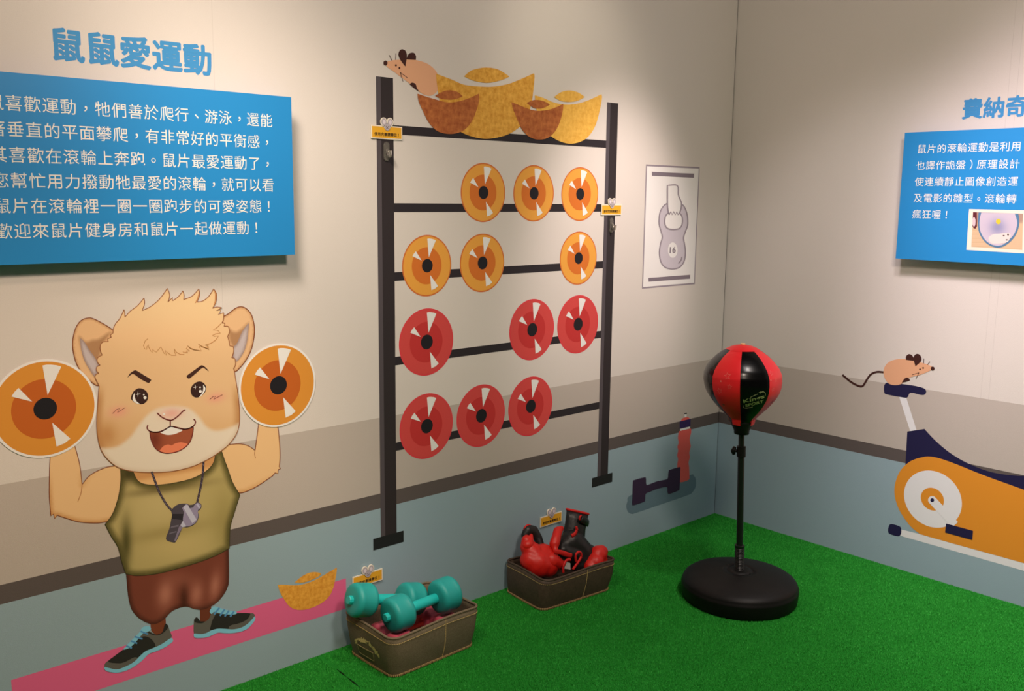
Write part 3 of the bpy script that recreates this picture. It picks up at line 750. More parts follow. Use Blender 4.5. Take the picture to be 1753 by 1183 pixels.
shoe([(115, 735), (160, 745), (240, 760), (330, 730), (420, 680), (490, 610), (540, 570), (600, 545), (700, 500), (800, 435), (820, 455), (815, 475), (740, 530), (640, 575), (570, 600), (500, 670), (420, 730), (330, 775), (240, 795), (160, 785), (118, 765)],
     [(115, 735), (118, 700), (150, 670), (230, 610), (310, 550), (400, 470), (480, 390), (540, 352), (580, 365), (640, 400), (700, 385), (730, 350), (745, 290), (765, 300), (785, 350), (805, 435), (700, 500), (600, 548), (540, 575), (490, 615), (420, 685), (330, 735), (240, 763), (160, 748)],
     [(150, 680), (230, 612), (310, 552), (400, 472), (500, 422), (560, 425), (610, 460), (640, 520), (580, 550), (520, 592), (460, 635), (420, 635), (370, 660), (320, 685), (260, 697)],
     [(555, 365), (600, 385), (650, 400), (710, 375), (738, 290), (765, 300), (772, 320), (745, 360), (690, 400), (630, 405), (580, 390)],
     [(310, 545), (400, 450), (470, 380), (500, 330), (540, 312), (580, 315), (592, 345), (560, 370), (510, 390), (440, 470), (380, 530), (325, 552)],
     [((485, 365), (560, 395)), ((425, 420), (505, 445)), ((385, 465), (450, 490)), ((335, 515), (395, 538))])
shoe([(1040, 390), (1100, 395), (1160, 385), (1220, 355), (1290, 338), (1360, 340), (1440, 345), (1520, 330), (1590, 290), (1640, 240), (1665, 212), (1672, 240), (1640, 290), (1590, 340), (1520, 370), (1430, 385), (1360, 385), (1290, 380), (1240, 400), (1180, 425), (1110, 435), (1045, 430)],
     [(1040, 392), (1038, 260), (1050, 230), (1065, 220), (1085, 235), (1105, 262), (1150, 265), (1190, 240), (1220, 180), (1250, 165), (1300, 180), (1400, 190), (1480, 175), (1560, 175), (1620, 180), (1650, 180), (1665, 212), (1590, 292), (1520, 332), (1440, 347), (1360, 343), (1290, 341), (1220, 358), (1160, 388), (1100, 398)],
     [(1210, 355), (1212, 310), (1230, 250), (1270, 185), (1330, 190), (1450, 182), (1600, 178), (1620, 192), (1590, 240), (1540, 270), (1480, 290), (1430, 300), (1400, 320), (1390, 340), (1290, 338)],
     [(1042, 245), (1065, 220), (1088, 240), (1105, 262), (1150, 262), (1130, 280), (1090, 282), (1045, 270)],
     [(1200, 165), (1215, 130), (1250, 108), (1310, 125), (1390, 148), (1470, 160), (1475, 185), (1420, 192), (1330, 185), (1250, 165), (1220, 185)],
     [((1300, 122), (1245, 190)), ((1355, 138), (1305, 205)), ((1400, 150), (1355, 212)), ((1450, 160), (1412, 215))])
# vest
vest = c3([(582, 55), (640, 70)]) + so(c3([(645, 82), (665, 120), (700, 138), (760, 142), (840, 132), (930, 110), (1000, 72), (1034, 30), (1042, -20)])) + so(c3([(1072, -20), (1085, 20), (1100, 60), (1125, 130), (1160, 190)])) + so(c3([(1160, 190), (1132, 280), (1113, 350), (1109, 447)]))[1:] + so(c3([(1109, 447), (1050, 480), (960, 515), (850, 548), (750, 572), (660, 580), (608, 570)]))[1:] + so(c3([(608, 570), (588, 510), (570, 442), (538, 390), (508, 332)]))[1:] + so(c3([(508, 332), (545, 280), (572, 200), (584, 120), (582, 55)]))[1:-1]
KINK[:] = [1.36, 1.40, 2.1]
def vest_c(X, Y, D):
    C = flat(X, (162, 146, 78))
    C = mixc(C, (178, 160, 92), 0.8 * blob_w(X, Y, *c3([(760, 230)])[0], 60, 50))
    C = mixc(C, (178, 158, 86), 0.7 * blob_w(X, Y, *c3([(860, 430)])[0], 60, 30))
    C = mixc(C, (136, 122, 58), 0.7 * blob_w(X, Y, *c3([(1090, 330)])[0], 22, 60))
    C = mixc(C, (136, 120, 58), 0.6 * blob_w(X, Y, *c3([(800, 370)])[0], 90, 12, -0.2))
    C = mixc(C, (78, 72, 30), 1 - sm(D, 0, 14))
    C = mixc(C, (66, 62, 24), 0.9 * blob_w(X, Y, *c3([(610, 420)])[0], 9, 40))
    C = mixc(C, (56, 50, 20), 0.95 * blob_w(X, Y, *c3([(620, 90)])[0], 12, 14))
    return mixc(C, (96, 84, 40), 0.8 * blob_w(X, Y, *c3([(800, 160)])[0], 70, 7, -0.15))
Decal('L', 8).shade(vest, vest_c, 0, 4.5).stroke(vest, 1.2, (58, 54, 26), 1, True).build('vest', ham)
KINK[:] = [1.05, 1.25, 1.55]
nk = h2([(400, 1000), (415, 1045)]) + so(h2([(415, 1045), (440, 1100), (480, 1150), (560, 1178), (700, 1180), (860, 1165), (1010, 1130), (1150, 1080), (1240, 1030), (1285, 970), (1300, 840)]))[1:]
Decal('L', 7).shade(nk, lambda X, Y, D: mixc(flat(X, (230, 172, 108)), (206, 140, 80), 1 - sm(Y + 0.18 * (X - 300), 806, 816)), 0, 4).build('neck', ham)
# head
KINK[:] = [1.05, 1.28, 1.72]
hair = h1([(305, 930)] + so([(305, 925), (270, 860), (275, 830), (300, 818)], 3)[1:] + so([(300, 815), (280, 792), (285, 760), (312, 747)], 3) + so([(312, 745), (288, 715), (292, 680), (330, 657)], 3) + so([(330, 655), (314, 610), (318, 565), (340, 542), (385, 540)], 3) + [(378, 515), (412, 500), (405, 480), (427, 462)])
hair += h1(so([(427, 462), (430, 425), (450, 380), (490, 330), (524, 255)]) + so([(524, 255), (530, 290), (532, 322)])[1:] + so([(532, 322), (580, 270), (640, 225), (700, 155)])[1:] + so([(700, 155), (704, 205), (683, 266)])[1:] + so([(683, 266), (745, 238), (810, 190), (860, 135), (905, 70)])[1:] + so([(905, 70), (926, 130), (910, 190)])[1:] + [(952, 150), (950, 180)] + so([(950, 180), (1000, 145), (1042, 92)])[1:] + so([(1042, 92), (1052, 130), (1048, 168)])[1:] + so([(1048, 168), (1120, 140), (1183, 75)])[1:] + so([(1183, 75), (1188, 130), (1165, 190)])[1:] + so([(1165, 190), (1215, 182), (1270, 140), (1312, 75)])[1:] + so([(1312, 75), (1338, 120), (1332, 190), (1303, 245)])[1:] + so([(1303, 245), (1340, 235), (1385, 240)])[1:] + [(1338, 266), (1378, 262), (1353, 300), (1402, 285)] + so([(1402, 285), (1398, 345), (1385, 375)])[1:])
hair += h1(so([(1385, 375), (1410, 378), (1405, 405)], 3)[1:] + so([(1405, 405), (1440, 405), (1452, 450), (1435, 492)], 4)[1:] + [(1450, 540)] + so([(1450, 540), (1455, 575), (1485, 585), (1488, 630), (1472, 680)], 4)[1:] + so([(1472, 680), (1500, 690), (1505, 740), (1488, 775)], 4)[1:])
head = hair + so(h1([(1495, 800), (1525, 980)]) + h2([(1535, 200), (1553, 400), (1550, 530), (1520, 640), (1440, 750), (1330, 840), (1200, 920), (1040, 990), (850, 1035), (650, 1050), (480, 1045), (350, 1025), (240, 985), (140, 900), (75, 800), (40, 650), (32, 500), (45, 300), (58, 130)]), 5)
muz = so(h2([(40, 775), (140, 785), (250, 765), (330, 715), (400, 650), (470, 550), (550, 450), (630, 385), (720, 350), (850, 335), (980, 350), (1060, 390), (1130, 460), (1190, 540), (1240, 580), (1310, 598), (1400, 582), (1480, 550), (1570, 510)]), 4) + h2([(1700, 1300), (-100, 1300)])
def head_c(X, Y, D):
    C = flat(X, (240, 186, 126)); C = mixc(C, (224, 172, 114), sm(Y, 520, 640))
    C = mixc(C, (214, 158, 98), sm(Y, 690, 750) * 0.7)
    side = (1 - sm(D, 0, 15)) * sm(Y, 650, 690)
    C = mixc(C, (184, 122, 66), 0.85 * side)
    C = mixc(C, (186, 120, 60), 0.7 * blob_w(X, Y, *h2([(140, 650)])[0], 16, 20))
    ins = np.array([inside(muz, x, y) for x, y in zip(X, Y)])
    md = edge_dist(muz, X, Y) * np.where(ins, 1, -1)
    C = mixc(C, (227, 198, 159), sm(md, -3, 5))
    C = mixc(C, (198, 160, 120), 0.5 * (1 - sm(D, 0, 8)) * sm(md, -1, 5))
    C = mixc(C, (228, 146, 112), 0.85 * blob_w(X, Y, *h2([(262, 402)])[0], 15, 9, -0.2))
    C = mixc(C, (228, 146, 112), 0.85 * blob_w(X, Y, *h2([(1305, 252)])[0], 15, 8, -0.2))
    return mixc(C, (228, 158, 128), 0.9 * blob_w(X, Y, *h2([(830, 420)])[0], 18, 9, -0.1) * (md > 0))
hd = Decal('L', 10).shade(head, head_c, 0, 4.0).stroke(head, 1.4, (150, 88, 48), 1, True).build('head', ham)
d = Decal('L', 12)
for s in ([(1183, 78), (1187, 130), (1165, 190), (1145, 205), (1166, 160), (1178, 120)], [(1312, 78), (1337, 120), (1330, 190), (1305, 243), (1322, 180), (1324, 120)]): d.fill(h1(s), (196, 128, 72))
fr = [(733, 512), (708, 535), (695, 575), (705, 602), (722, 607), (725, 585), (738, 565), (742, 590), (756, 618), (772, 636), (776, 606), (790, 622), (808, 632), (825, 610), (848, 585), (860, 610), (875, 640), (895, 660), (888, 615), (910, 640), (940, 658), (982, 660), (968, 630), (964, 602), (985, 632), (1015, 650), (1055, 652), (1040, 630), (1085, 637), (1068, 622), (1102, 620), (1072, 600), (1085, 575), (1105, 598), (1140, 612), (1205, 620), (1190, 590), (1178, 558), (1205, 582), (1272, 608), (1262, 575), (1238, 570), (1290, 552), (1330, 525), (1355, 488), (1318, 492), (1302, 485), (1330, 470), (1372, 464), (1350, 440), (1308, 436), (1345, 412), (1380, 378)]
d.stroke(h1(fr), 1.3, (190, 128, 70))
d.fill(h1([(1085, 575), (1105, 598), (1140, 612), (1205, 620), (1140, 603), (1110, 590)]), (206, 146, 86)).fill(h1([(1178, 558), (1205, 582), (1272, 608), (1262, 575), (1240, 590)]), (206, 146, 86))
d.build('fringe', hd)
EB = (66, 36, 26)
Decal('L', 12).fill(h1(so([(552, 857), (575, 820), (605, 797), (632, 793), (690, 828), (755, 868), (761, 880), (745, 900), (730, 900), (670, 868), (608, 824), (580, 834)], 3)), EB).build('eyebrow', hd)
Decal('L', 12).fill(h1(so([(1075, 838), (1135, 795), (1195, 752), (1215, 748), (1245, 768), (1270, 802), (1235, 776), (1212, 770), (1160, 815), (1105, 860), (1088, 862), (1076, 855)], 3)), EB).build('eyebrow', hd)
EY = (58, 32, 26); WH = (240, 234, 222)
def eye(out, cres, hl, cross, arm_):
    d = Decal('L', 12).fill(h2(sp(out)), EY).fill(h2(sp(cres)), WH, 1)
    for q in hl: d.fill(h2(ell(*q, 18)), WH, 2)
    x, y = cross
    d.fill(h2([(x, y - arm_), (x + 4, y - 4), (x + arm_ * .9, y - 6), (x + 4, y + 4), (x + 1, y + arm_), (x - 4, y + 4), (x - arm_ * .8, y + 6), (x - 4, y - 4)]), WH, 2)
    d.build('eye', hd)
eye([(395, 260), (405, 220), (430, 180), (475, 153), (520, 158), (560, 185), (578, 225), (575, 270), (550, 305), (515, 322), (470, 318), (430, 300), (408, 280)], [(434, 205), (416, 240), (414, 270), (430, 298), (465, 317), (492, 320), (460, 295), (438, 255)], [(545, 252, 17, 17), (532, 220, 9, 9)], (470, 215), 34)
eye([(1032, 175), (1045, 130), (1080, 95), (1125, 80), (1165, 92), (1192, 125), (1197, 160), (1182, 200), (1150, 230), (1110, 250), (1075, 248), (1045, 225)], [(1166, 118), (1184, 140), (1188, 165), (1172, 202), (1142, 236), (1122, 246), (1152, 205), (1166, 160)], [(1135, 185, 16, 16), (1132, 142, 9, 9)], (1080, 140), 28)
d = Decal('L', 12)
for s in ([(200, 422), (245, 377), (275, 365), (252, 410), (335, 358)], [(1235, 272), (1270, 242), (1297, 238), (1278, 270), (1370, 222)]): d.stroke(h2(s), 0.9, (112, 50, 38))
d.build('blush_marks', hd)
MO = (112, 42, 34)
Decal('L', 14).stroke(h2(so([(675, 415), (720, 455), (765, 480), (815, 492), (850, 482), (905, 440), (950, 395), (975, 380)])), 2.1, MO).stroke(h2([(815, 488), (815, 562)]), 2.2, MO).fill(h2(ell(748, 426, 12, 12, 16)), (244, 214, 196), 1).build('nose', hd)
mo = h2(so([(595, 612), (640, 620), (710, 616), (760, 592), (820, 560), (880, 574), (940, 588), (970, 588), (1020, 578), (1058, 562), (1050, 650), (1020, 730), (960, 790), (880, 830), (780, 845), (700, 825), (645, 775), (610, 700), (596, 618)]))
mth = Decal('L', 12).shade(mo, lambda X, Y, D: mixc(flat(X, (160, 78, 46)), (118, 50, 30), blob_w(X, Y, *h2([(650, 700)])[0], 12, 18)), 0, 3).stroke(mo, 1.7, MO, 2, True).stroke(h2(so([(577, 540), (568, 575), (590, 605), (640, 620), (700, 615), (760, 590), (815, 560), (860, 563), (920, 578), (970, 588), (1020, 578), (1060, 555), (1082, 520), (1078, 495), (1062, 482)])), 2.0, MO, 2).build('mouth', hd)
Decal('L', 13).fill(h2(so([(708, 625), (760, 592), (820, 560), (870, 570), (945, 597), (890, 630), (830, 647), (770, 648), (708, 625)])), (238, 230, 212)).build('teeth', hd)
Decal('L', 13).fill(h2(so([(697, 822), (740, 770), (790, 752), (830, 760), (870, 738), (930, 728), (995, 742), (1000, 752), (950, 797), (880, 829), (780, 843)])), (230, 120, 76)).build('tongue', hd)
# whistle on a cord
wh = Decal('L', 12).fill(h4(so([(475, 740), (463, 700), (490, 655), (560, 610), (660, 604), (690, 620), (740, 615), (790, 588), (835, 605), (846, 640), (830, 680), (800, 705), (812, 760), (790, 830), (740, 880), (660, 907), (610, 907), (570, 990), (525, 1082), (490, 1096), (395, 1055), (440, 920), (475, 740)], 3)), (78, 66, 66))
wh.fill(h4(so([(600, 660), (650, 612), (680, 625), (690, 660), (740, 652), (752, 628), (790, 594), (828, 610), (838, 645), (800, 690), (803, 760), (780, 830), (730, 873), (655, 893), (615, 835), (612, 780), (625, 720)], 3)), (150, 130, 138), 1)
wh.fill(h4([(612, 650), (650, 618), (672, 625), (782, 805), (728, 855)]), (192, 178, 174), 2).fill(h4([(775, 612), (795, 598), (830, 655), (815, 672)]), (186, 170, 170), 2)
wh.fill(h4([(610, 822), (652, 893), (610, 902), (560, 982), (522, 1075), (500, 1076), (560, 900)]), (132, 112, 118), 1).fill(h4([(610, 822), (652, 893), (605, 905), (580, 880)]), (190, 176, 172), 2)
wh.fill(h4([(460, 895), (555, 872), (552, 895), (455, 915)]), (112, 98, 98), 1).fill(h4([(440, 975), (530, 950), (528, 966), (436, 992)]), (112, 98, 98), 1).fill(h4([(480, 735), (612, 735), (605, 815), (470, 795)]), (48, 40, 40), 1)
wo = wh.build('whistle', ham)
for s in ([(215, 200), (240, 270), (280, 380), (320, 475), (380, 580), (430, 650), (475, 690)], [(872, 75), (862, 230), (840, 370), (812, 500), (788, 600)]):
    d = Decal('L', 11); pts = h4(so(s)); d.stroke(pts, 3.8, (66, 52, 54))
    for i in range(2, len(pts) - 1, 3):
        x, y = pts[i]; d.stroke([(x - 1.2, y - 1.6), (x + 1.2, y + 1.6)], 0.9, (128, 108, 108), 1)
    d.build('cord', wo)

# ------------------------------------------------------------------ reminder signs and clear hooks
KINK[:] = [1.0, 1.0, 1.25]
def sign_proto():
    """card centred on the origin, facing the room"""
    t = thing('reminder_sign', 'x', 'sign', (0, 0, 0))
    v, f = box((-0.0605, -0.0025, -0.021), (0.0605, 0, 0.021))
    link_mesh('card', v, f, mat('white sign card', (240, 232, 214), 0.5), None, t)
    link_mesh('yellow_face', *wquad(-0.0568, 0.0568, -0.0175, 0.0175, 0.0029), ink((234, 174, 42)), None, t)
    b = MB()
    V = []; Fc = []
    for i, ch in enumerate('使用完畢請歸位！'):
        gv, gf = glyph(ch, 0.014)
        k = len(V); V += [(-0.0425 + i * 0.0125 + x * 0.0122, -0.0033 - 0.00003 * (q // max(len(gv) // 9, 1)), -0.0065 + y * 0.0122) for q, (x, y) in enumerate(gv)]
        Fc += [tuple(q + k for q in ff) for ff in gf]
    link_mesh('text_line', V, Fc, ink((38, 30, 24)), None, t)
    # mouse head cut-out on the top edge
    def el(cx, cz, rx, rz, y, m, n=28): b.add([(cx + rx * math.cos(2 * PI * k / n), y, cz + rz * math.sin(2 * PI * k / n)) for k in range(n)], [tuple(range(n))], m)
    wm, gm, lm = mat('white sign card', (240, 232, 214)), ink((184, 176, 166)), ink((226, 216, 204))
    def slab(cx, cz, rx, rz, y0, y1, m, n=28):
        v_, f_ = lathe([(1, 0), (1, 1)], (0, 0, 0), n=n)
        b.add([(cx + p.x * rx, y0 + (y1 - y0) * p.z, cz + p.y * rz) for p in v_], f_, m)
    for s in (-1, 1): slab(s * 0.0124, 0.0325, 0.0122, 0.0142, -0.0048, -0.0006, wm)
    slab(0, 0.0195, 0.0135, 0.0105, -0.0048, -0.0006, wm)
    slab(0, 0.0150, 0.009, 0.0095, -0.0048, -0.003, wm)
    for s in (-1, 1):
        el(s * 0.0124, 0.0325, 0.0098, 0.0116, -0.0050, gm); el(s * 0.0118, 0.032, 0.0056, 0.0070, -0.0054, lm)
    el(0, 0.0170, 0.0105, 0.0108, -0.0055, gm)
    for s in (-1, 1): el(s * 0.0040, 0.0190, 0.0011, 0.0013, -0.0059, ink((60, 48, 44)), 12)
    el(0, 0.0155, 0.0015, 0.0011, -0.0059, ink((60, 48, 44)), 12)
    for s in (-1, 1): b.add(*tube([(0, -0.0058, 0.0148), (s * 0.0018, -0.0058, 0.0122), (s * 0.0040, -0.0058, 0.0128), (s * 0.0050, -0.0058, 0.0150)], 0.0004, 5), ink((60, 48, 44)))
    b.build('mouse_head', t)
    return t
sg0 = sign_proto()
SG = [((-1.9015, -0.002, 1.7015), 'yellow reminder card with mouse head on the left rack upright'),
      ((-0.8105, -0.002, 1.4550), 'yellow reminder card with mouse head on the right rack upright'),
      ((-1.1215, -0.002, 0.2260), 'yellow reminder card with mouse head above the boxing glove basket'),
      ((-1.9960, -0.002, 0.2160), 'yellow reminder card with mouse head above the dumbbell basket')]
for i, (loc, lab) in enumerate(SG):
    if i == 0: c = sg0
    else:
        c = sg0.copy(); COL.objects.link(c)
        for ch in list(sg0.children):
            k = ch.copy(); COL.objects.link(k); k.parent = c
    c.location = loc; c['label'] = lab; c['group'] = 'yellow reminder cards'
CLEAR = mat('clear plastic', (214, 208, 198), 0.12, 0.5, trans=0.85)
def hook_proto():
    t = thing('adhesive_hook', 'x', 'hook', (0, 0, 0))
    n = 24; pts = []
    for k in range(n):
        a = 2 * PI * k / n; pts.append((0.0115 * math.cos(a), (0.019 if math.sin(a) > 0 else -0.019) + 0.0115 * math.sin(a)))
    b = MB()
    b.add([(x, 0, z) for x, z in pts] + [(x, -0.003, z) for x, z in pts] + [(x * 0.85, -0.0045, z * 0.95) for x, z in pts],
          [(k, (k + 1) % n, n + (k + 1) % n, n + k) for k in range(n)] + [(n + k, n + (k + 1) % n, 2 * n + (k + 1) % n, 2 * n + k) for k in range(n)] + [tuple(range(2 * n, 3 * n))], CLEAR)
    b.build('back_plate', t)
    MB().add(*tube(spline([(0, -0.004, 0.006), (0, -0.009, -0.002), (0, -0.013, -0.012), (0, -0.018, -0.014), (0, -0.0225, -0.008), (0, -0.024, 0.003)], False, 6), 0.0042, 10, sx=1.5, upv=(1, 0, 0)), CLEAR).build('hook_arm', t, smooth=True)
    return t
hk0 = hook_proto()
HK = [((-1.902, -3 * STEP - 0.0002, 1.6415), 'clear adhesive hook on the left rack upright below the card'), ((-0.8075, -3 * STEP - 0.0002, 1.3925), 'clear adhesive hook on the right rack upright below the card')]
for i, (loc, lab) in enumerate(HK):
    if i == 0: c = hk0
    else:
        c = hk0.copy(); COL.objects.link(c)
        for ch in list(hk0.children):
            k = ch.copy(); COL.objects.link(k); k.parent = c
    c.location = loc; c['label'] = lab; c['group'] = 'clear hooks'

# ------------------------------------------------------------------ punching bag on its stand
BLK = mat('black plastic', (21, 20, 20), 0.5, 0.22, noise=0.25, nscale=30, bump=0.05, bscale=400)
BLKS = mat('black steel', (20, 20, 21), 0.35, 0.5)
bag_root = thing('punching_bag_stand', 'red and black reflex punching bag on a black pole with round base', 'punching bag', (BX, BY, 0))
def lean(z): return Vector((BX - 0.0171 * z, BY + 0.0265 * z, z))
v, f = lathe([(0.20, 0), (0.212, 0.002), (0.216, 0.012), (0.2185, 0.05), (0.2185, 0.056), (0.215, 0.060), (0.2145, 0.066), (0.210, 0.074), (0.198, 0.083), (0.17, 0.093), (0.12, 0.103), (0.07, 0.109), (0.052, 0.110), (0.050, 0.106), (0.046, 0.106), (0.044, 0.111), (0.03, 0.112)], (BX, BY, 0), n=96)
base = link_mesh('base', v, f, BLK, None, bag_root, smooth=True)
q = on(1282, 984, 2, 0.108)
v, f = lathe([(0.012, 0), (0.0125, 0.003), (0.009, 0.004), (0.0085, 0.001)], (q.x, q.y, 0.106), n=24)
link_mesh('filler_plug', v, f, BLKS, None, base)
prof = [(0.0165, 0.108)]
zz = 0.110
while zz < 0.200:
    prof += [(0.0165, zz), (0.0182, zz + 0.002), (0.0182, zz + 0.0035), (0.0165, zz + 0.0055)]; zz += 0.0058
prof += [(0.0185, 0.2), (0.0185, 0.208), (0.0140, 0.209)]
def leaned(vf):
    return [(p.x + lean(p.z).x - BX, p.y + lean(p.z).y - BY, p.z) for p in vf[0]], vf[1]
link_mesh('spring', *leaned(lathe(prof, (BX, BY, 0), n=24)), BLKS, None, bag_root)
link_mesh('pole', *leaned(lathe([(0.0125, 0.2), (0.0125, 0.57), (0.0108, 0.5705), (0.0108, 0.64)], (BX, BY, 0), n=28)), BLKS, None, bag_root, smooth=False)
col_ = link_mesh('height_collar', *leaned(lathe([(0.0125, 0.552), (0.0165, 0.553), (0.0165, 0.592), (0.0125, 0.593)], (BX, BY, 0), n=28)), BLK, None, bag_root)
vd = Vector((EYE.x - BX, EYE.y - BY, 0)).normalized(); rd = Vector((-vd.y, vd.x, 0))    # rd = to the viewer's right when facing the stand
lf = -rd
k0 = lean(0.574)
b = MB().add(*tube([k0 + lf * 0.014, k0 + lf * 0.028 + Vector((0, 0, -0.002))], 0.006, 12), BLK)
b.add(*tube([k0 + lf * 0.026 + Vector((0, 0, -0.015)), k0 + lf * 0.030 + Vector((0, 0, -0.002)), k0 + lf * 0.024 + Vector((0, 0, 0.014))], [0.006, 0.009, 0.006], 12), BLK)
b.build('clamp_knob', col_, smooth=True)
link_mesh('cup', *leaned(lathe([(0.022, 0.640), (0.0275, 0.641), (0.0285, 0.654), (0.035, 0.668), (0.041, 0.682), (0.0455, 0.697), (0.040, 0.698)], (BX, BY, 0), n=40)), BLK, None, bag_root, smooth=True)
REDV = mat('red vinyl', (236, 34, 42), 0.42, 0.4, coat=0.1); BLKV = mat('black vinyl', (9, 9, 10), 0.24, 0.22, coat=0.04)
BPROF = [(0.690, 0.044), (0.700, 0.050), (0.712, 0.061), (0.728, 0.0775), (0.746, 0.0955), (0.767, 0.1130), (0.785, 0.1255), (0.802, 0.1350), (0.820, 0.1405), (0.842, 0.1436), (0.868, 0.1425), (0.893, 0.1325), (0.915, 0.1150), (0.935, 0.0950), (0.951, 0.0730), (0.963, 0.0520), (0.971, 0.0330), (0.975, 0.0100)]
def brad(z):
    for (z0, r0), (z1, r1) in zip(BPROF, BPROF[1:]):
        if z0 <= z <= z1: return r0 + (r1 - r0) * (z - z0) / (z1 - z0)
    return 0.01
SEAM0 = math.radians(-2.5)
def bag_pt(phi, z, out=0.0):
    """phi measured to the viewer's right from the line of sight; slightly flat gores, seams pulled in"""
    u = ((phi - SEAM0) / (PI / 4)) % 1.0
    k = math.cos(PI / 8) / math.cos((u - 0.5) * PI / 4)
    r = brad(z) * (0.45 * k + 0.55 * (1 - 0.02 * (abs(u - 0.5) * 2) ** 6)) + out
    c = lean(z)
    return c + (vd * math.cos(phi) + rd * math.sin(phi)) * r
zsamp = [0.690 + (0.9640 - 0.690) * i / 40 for i in range(41)]
body_v, body_f = leaned(lathe([(max(r - 0.010, 0.004), z - 0.004) for z, r in BPROF], (BX, BY, 0), n=48))
bag = link_mesh('bag', body_v, body_f, REDV, None, bag_root, smooth=True)
for g in range(8):
    V = []; Fc = []; n = 14
    for z in zsamp:
        for i in range(n + 1): V.append(bag_pt(SEAM0 + (g + i / n) * PI / 4, z))
    for a in range(40):
        for i in range(n): Fc.append((a * (n + 1) + i, a * (n + 1) + i + 1, (a + 1) * (n + 1) + i + 1, (a + 1) * (n + 1) + i))
    o = link_mesh('gore_panel', V, Fc, REDV if g % 2 else BLKV, None, bag, smooth=True)
    o['label'] = 'red vinyl panel' if g % 2 else 'glossy black vinyl panel'
for g in range(1, 8, 2):     # red flaps overlapping the cup at the neck
    V = []; Fc = []; n = 10
    for z, r in ((0.703, 0.0520), (0.697, 0.0500), (0.688, 0.0475), (0.680, 0.0450)):
        for i in range(n + 1):
            a = SEAM0 + (g + 0.06 + 0.88 * i / n) * PI / 4
            V.append(lean(z) + (vd * math.cos(a) + rd * math.sin(a)) * r)
    for a in range(3):
        for i in range(n): Fc.append((a * (n + 1) + i, a * (n + 1) + i + 1, (a + 1) * (n + 1) + i + 1, (a + 1) * (n + 1) + i))
    link_mesh('neck_flap', V, Fc, REDV, None, bag, smooth=True)
n = 48; V = []; Fc = []
ct = [(0.9585, 0), (0.9635, 0.002), (0.970, 0.001), (0.9745, 0.0)]
for z, out in ct:
    for k in range(n): V.append(bag_pt(2 * PI * k / n, z, 0.002))
V.append(lean(0.9775)); 
for a in range(3):
    for k in range(n): Fc.append((a * n + k, a * n + (k + 1) % n, (a + 1) * n + (k + 1) % n, (a + 1) * n + k))
for k in range(n): Fc.append((3 * n + k, 3 * n + (k + 1) % n, 4 * n))
link_mesh('top_cap', V, Fc, REDV, None, bag, smooth=True)
link_mesh('valve', *leaned(lathe([(0.009, 0.975), (0.009, 0.980), (0.006, 0.981)], (BX, BY, 0), n=20)), mat('cream valve', (240, 190, 140), 0.5), None, bag)
STARM = mat('pale pink star print', (236, 130, 120), 0.4); STARD = mat('dark star print', (150, 60, 50), 0.4); LOGO = mat('yellow green logo print', (150, 160, 104), 0.4)
def on_bag(px, py):
    z = 0.848 - (py - 648) * 0.002105
    s_ = (px - 1273 + (648 - py) * 0.0) / 68.2 * 0.1425 / max(brad(z), 0.03)
    return math.asin(max(-0.98, min(0.98, s_))), z
def star(cx, cy, r, hollow, m, rot=0.0):
    ph, z0 = on_bag(cx, cy); R_ = brad(z0); V = []; Fc = []
    pts = []
    for k in range(10):
        a = PI / 2 + rot + k * PI / 5; rr = r if k % 2 == 0 else r * 0.45
        pts.append((rr * math.cos(a), rr * math.sin(a)))
    P = lambda x, y: bag_pt(ph + x / R_, z0 + y, 0.0012)
    if hollow:
        for x, y in pts: V += [P(x, y), P(x * 0.82, y * 0.82)]
        for k in range(10):
            j = (k + 1) % 10; Fc.append((2 * k, 2 * j, 2 * j + 1, 2 * k + 1))
    else:
        V = [P(x, y) for x, y in pts] + [P(0, 0)]
        Fc = [(k, (k + 1) % 10, 10) for k in range(10)]
    link_mesh('star', V, Fc, m, None, bag)
cb = crop(1180, 570, 5.143)
for x, y, r, ho, m, ro in [(350, 328, .0135, 1, STARM, .2), (372, 418, .0095, 1, STARM, 0), (282, 470, .0115, 1, STARM, .3), (292, 380, .005, 0, STARM, 0), (318, 605, .0065, 0, STARD, 0),
                           (730, 298, .010, 1, STARM, .2), (776, 360, .009, 1, STARM, 0), (748, 440, .009, 1, STARM, .4), (725, 355, .004, 0, STARM, 0), (750, 572, .008, 0, STARD, .3)]:
    star(*cb([(x, y)])[0], r, ho, m, ro)
def bag_text(body, cx, cy, width, height, rot, bold):
    ph, z0 = on_bag(cx, cy); R_ = brad(z0)
    v, f = text_flat(body, bold)
    xs = [q[0] for q in v]; ys = [q[1] for q in v]
    cs, sn = math.cos(rot), math.sin(rot); V = []
    for x, y in v:
        x = ((x - min(xs)) / (max(xs) - min(xs)) - 0.5) * width; y = ((y - min(ys)) / (max(ys) - min(ys)) - 0.5) * height
        V.append(bag_pt(ph + (x * cs - y * sn) / R_, z0 + x * sn + y * cs, 0.0015))
    return V, f
lg = crop(1260, 640, 16.9)
b = MB()
V, f = bag_text('Kings', *lg([(570, 540)])[0], 0.078, 0.0200, 0.27, 0.02); b.add(V, f, LOGO)
V, f = bag_text('SPORT', *lg([(585, 675)])[0], 0.067, 0.0130, 0.27, 0.03); b.add(V, f, LOGO)
def bag_line(pts, r=0.0006):
    return tube([bag_pt(*on_bag(*q), 0.0015) for q in lg(so(pts))], r, 6)
b.add(*bag_line([(470, 470), (580, 410), (680, 365)]), LOGO).add(*bag_line([(770, 310), (840, 305), (880, 350), (885, 400), (870, 445)], 0.0009), LOGO)
b.add(*bag_line([(265, 740), (270, 800), (320, 830), (420, 822), (540, 790)], 0.0006), LOGO)
ph, z0 = on_bag(*lg([(742, 318)])[0]); R_ = brad(z0)
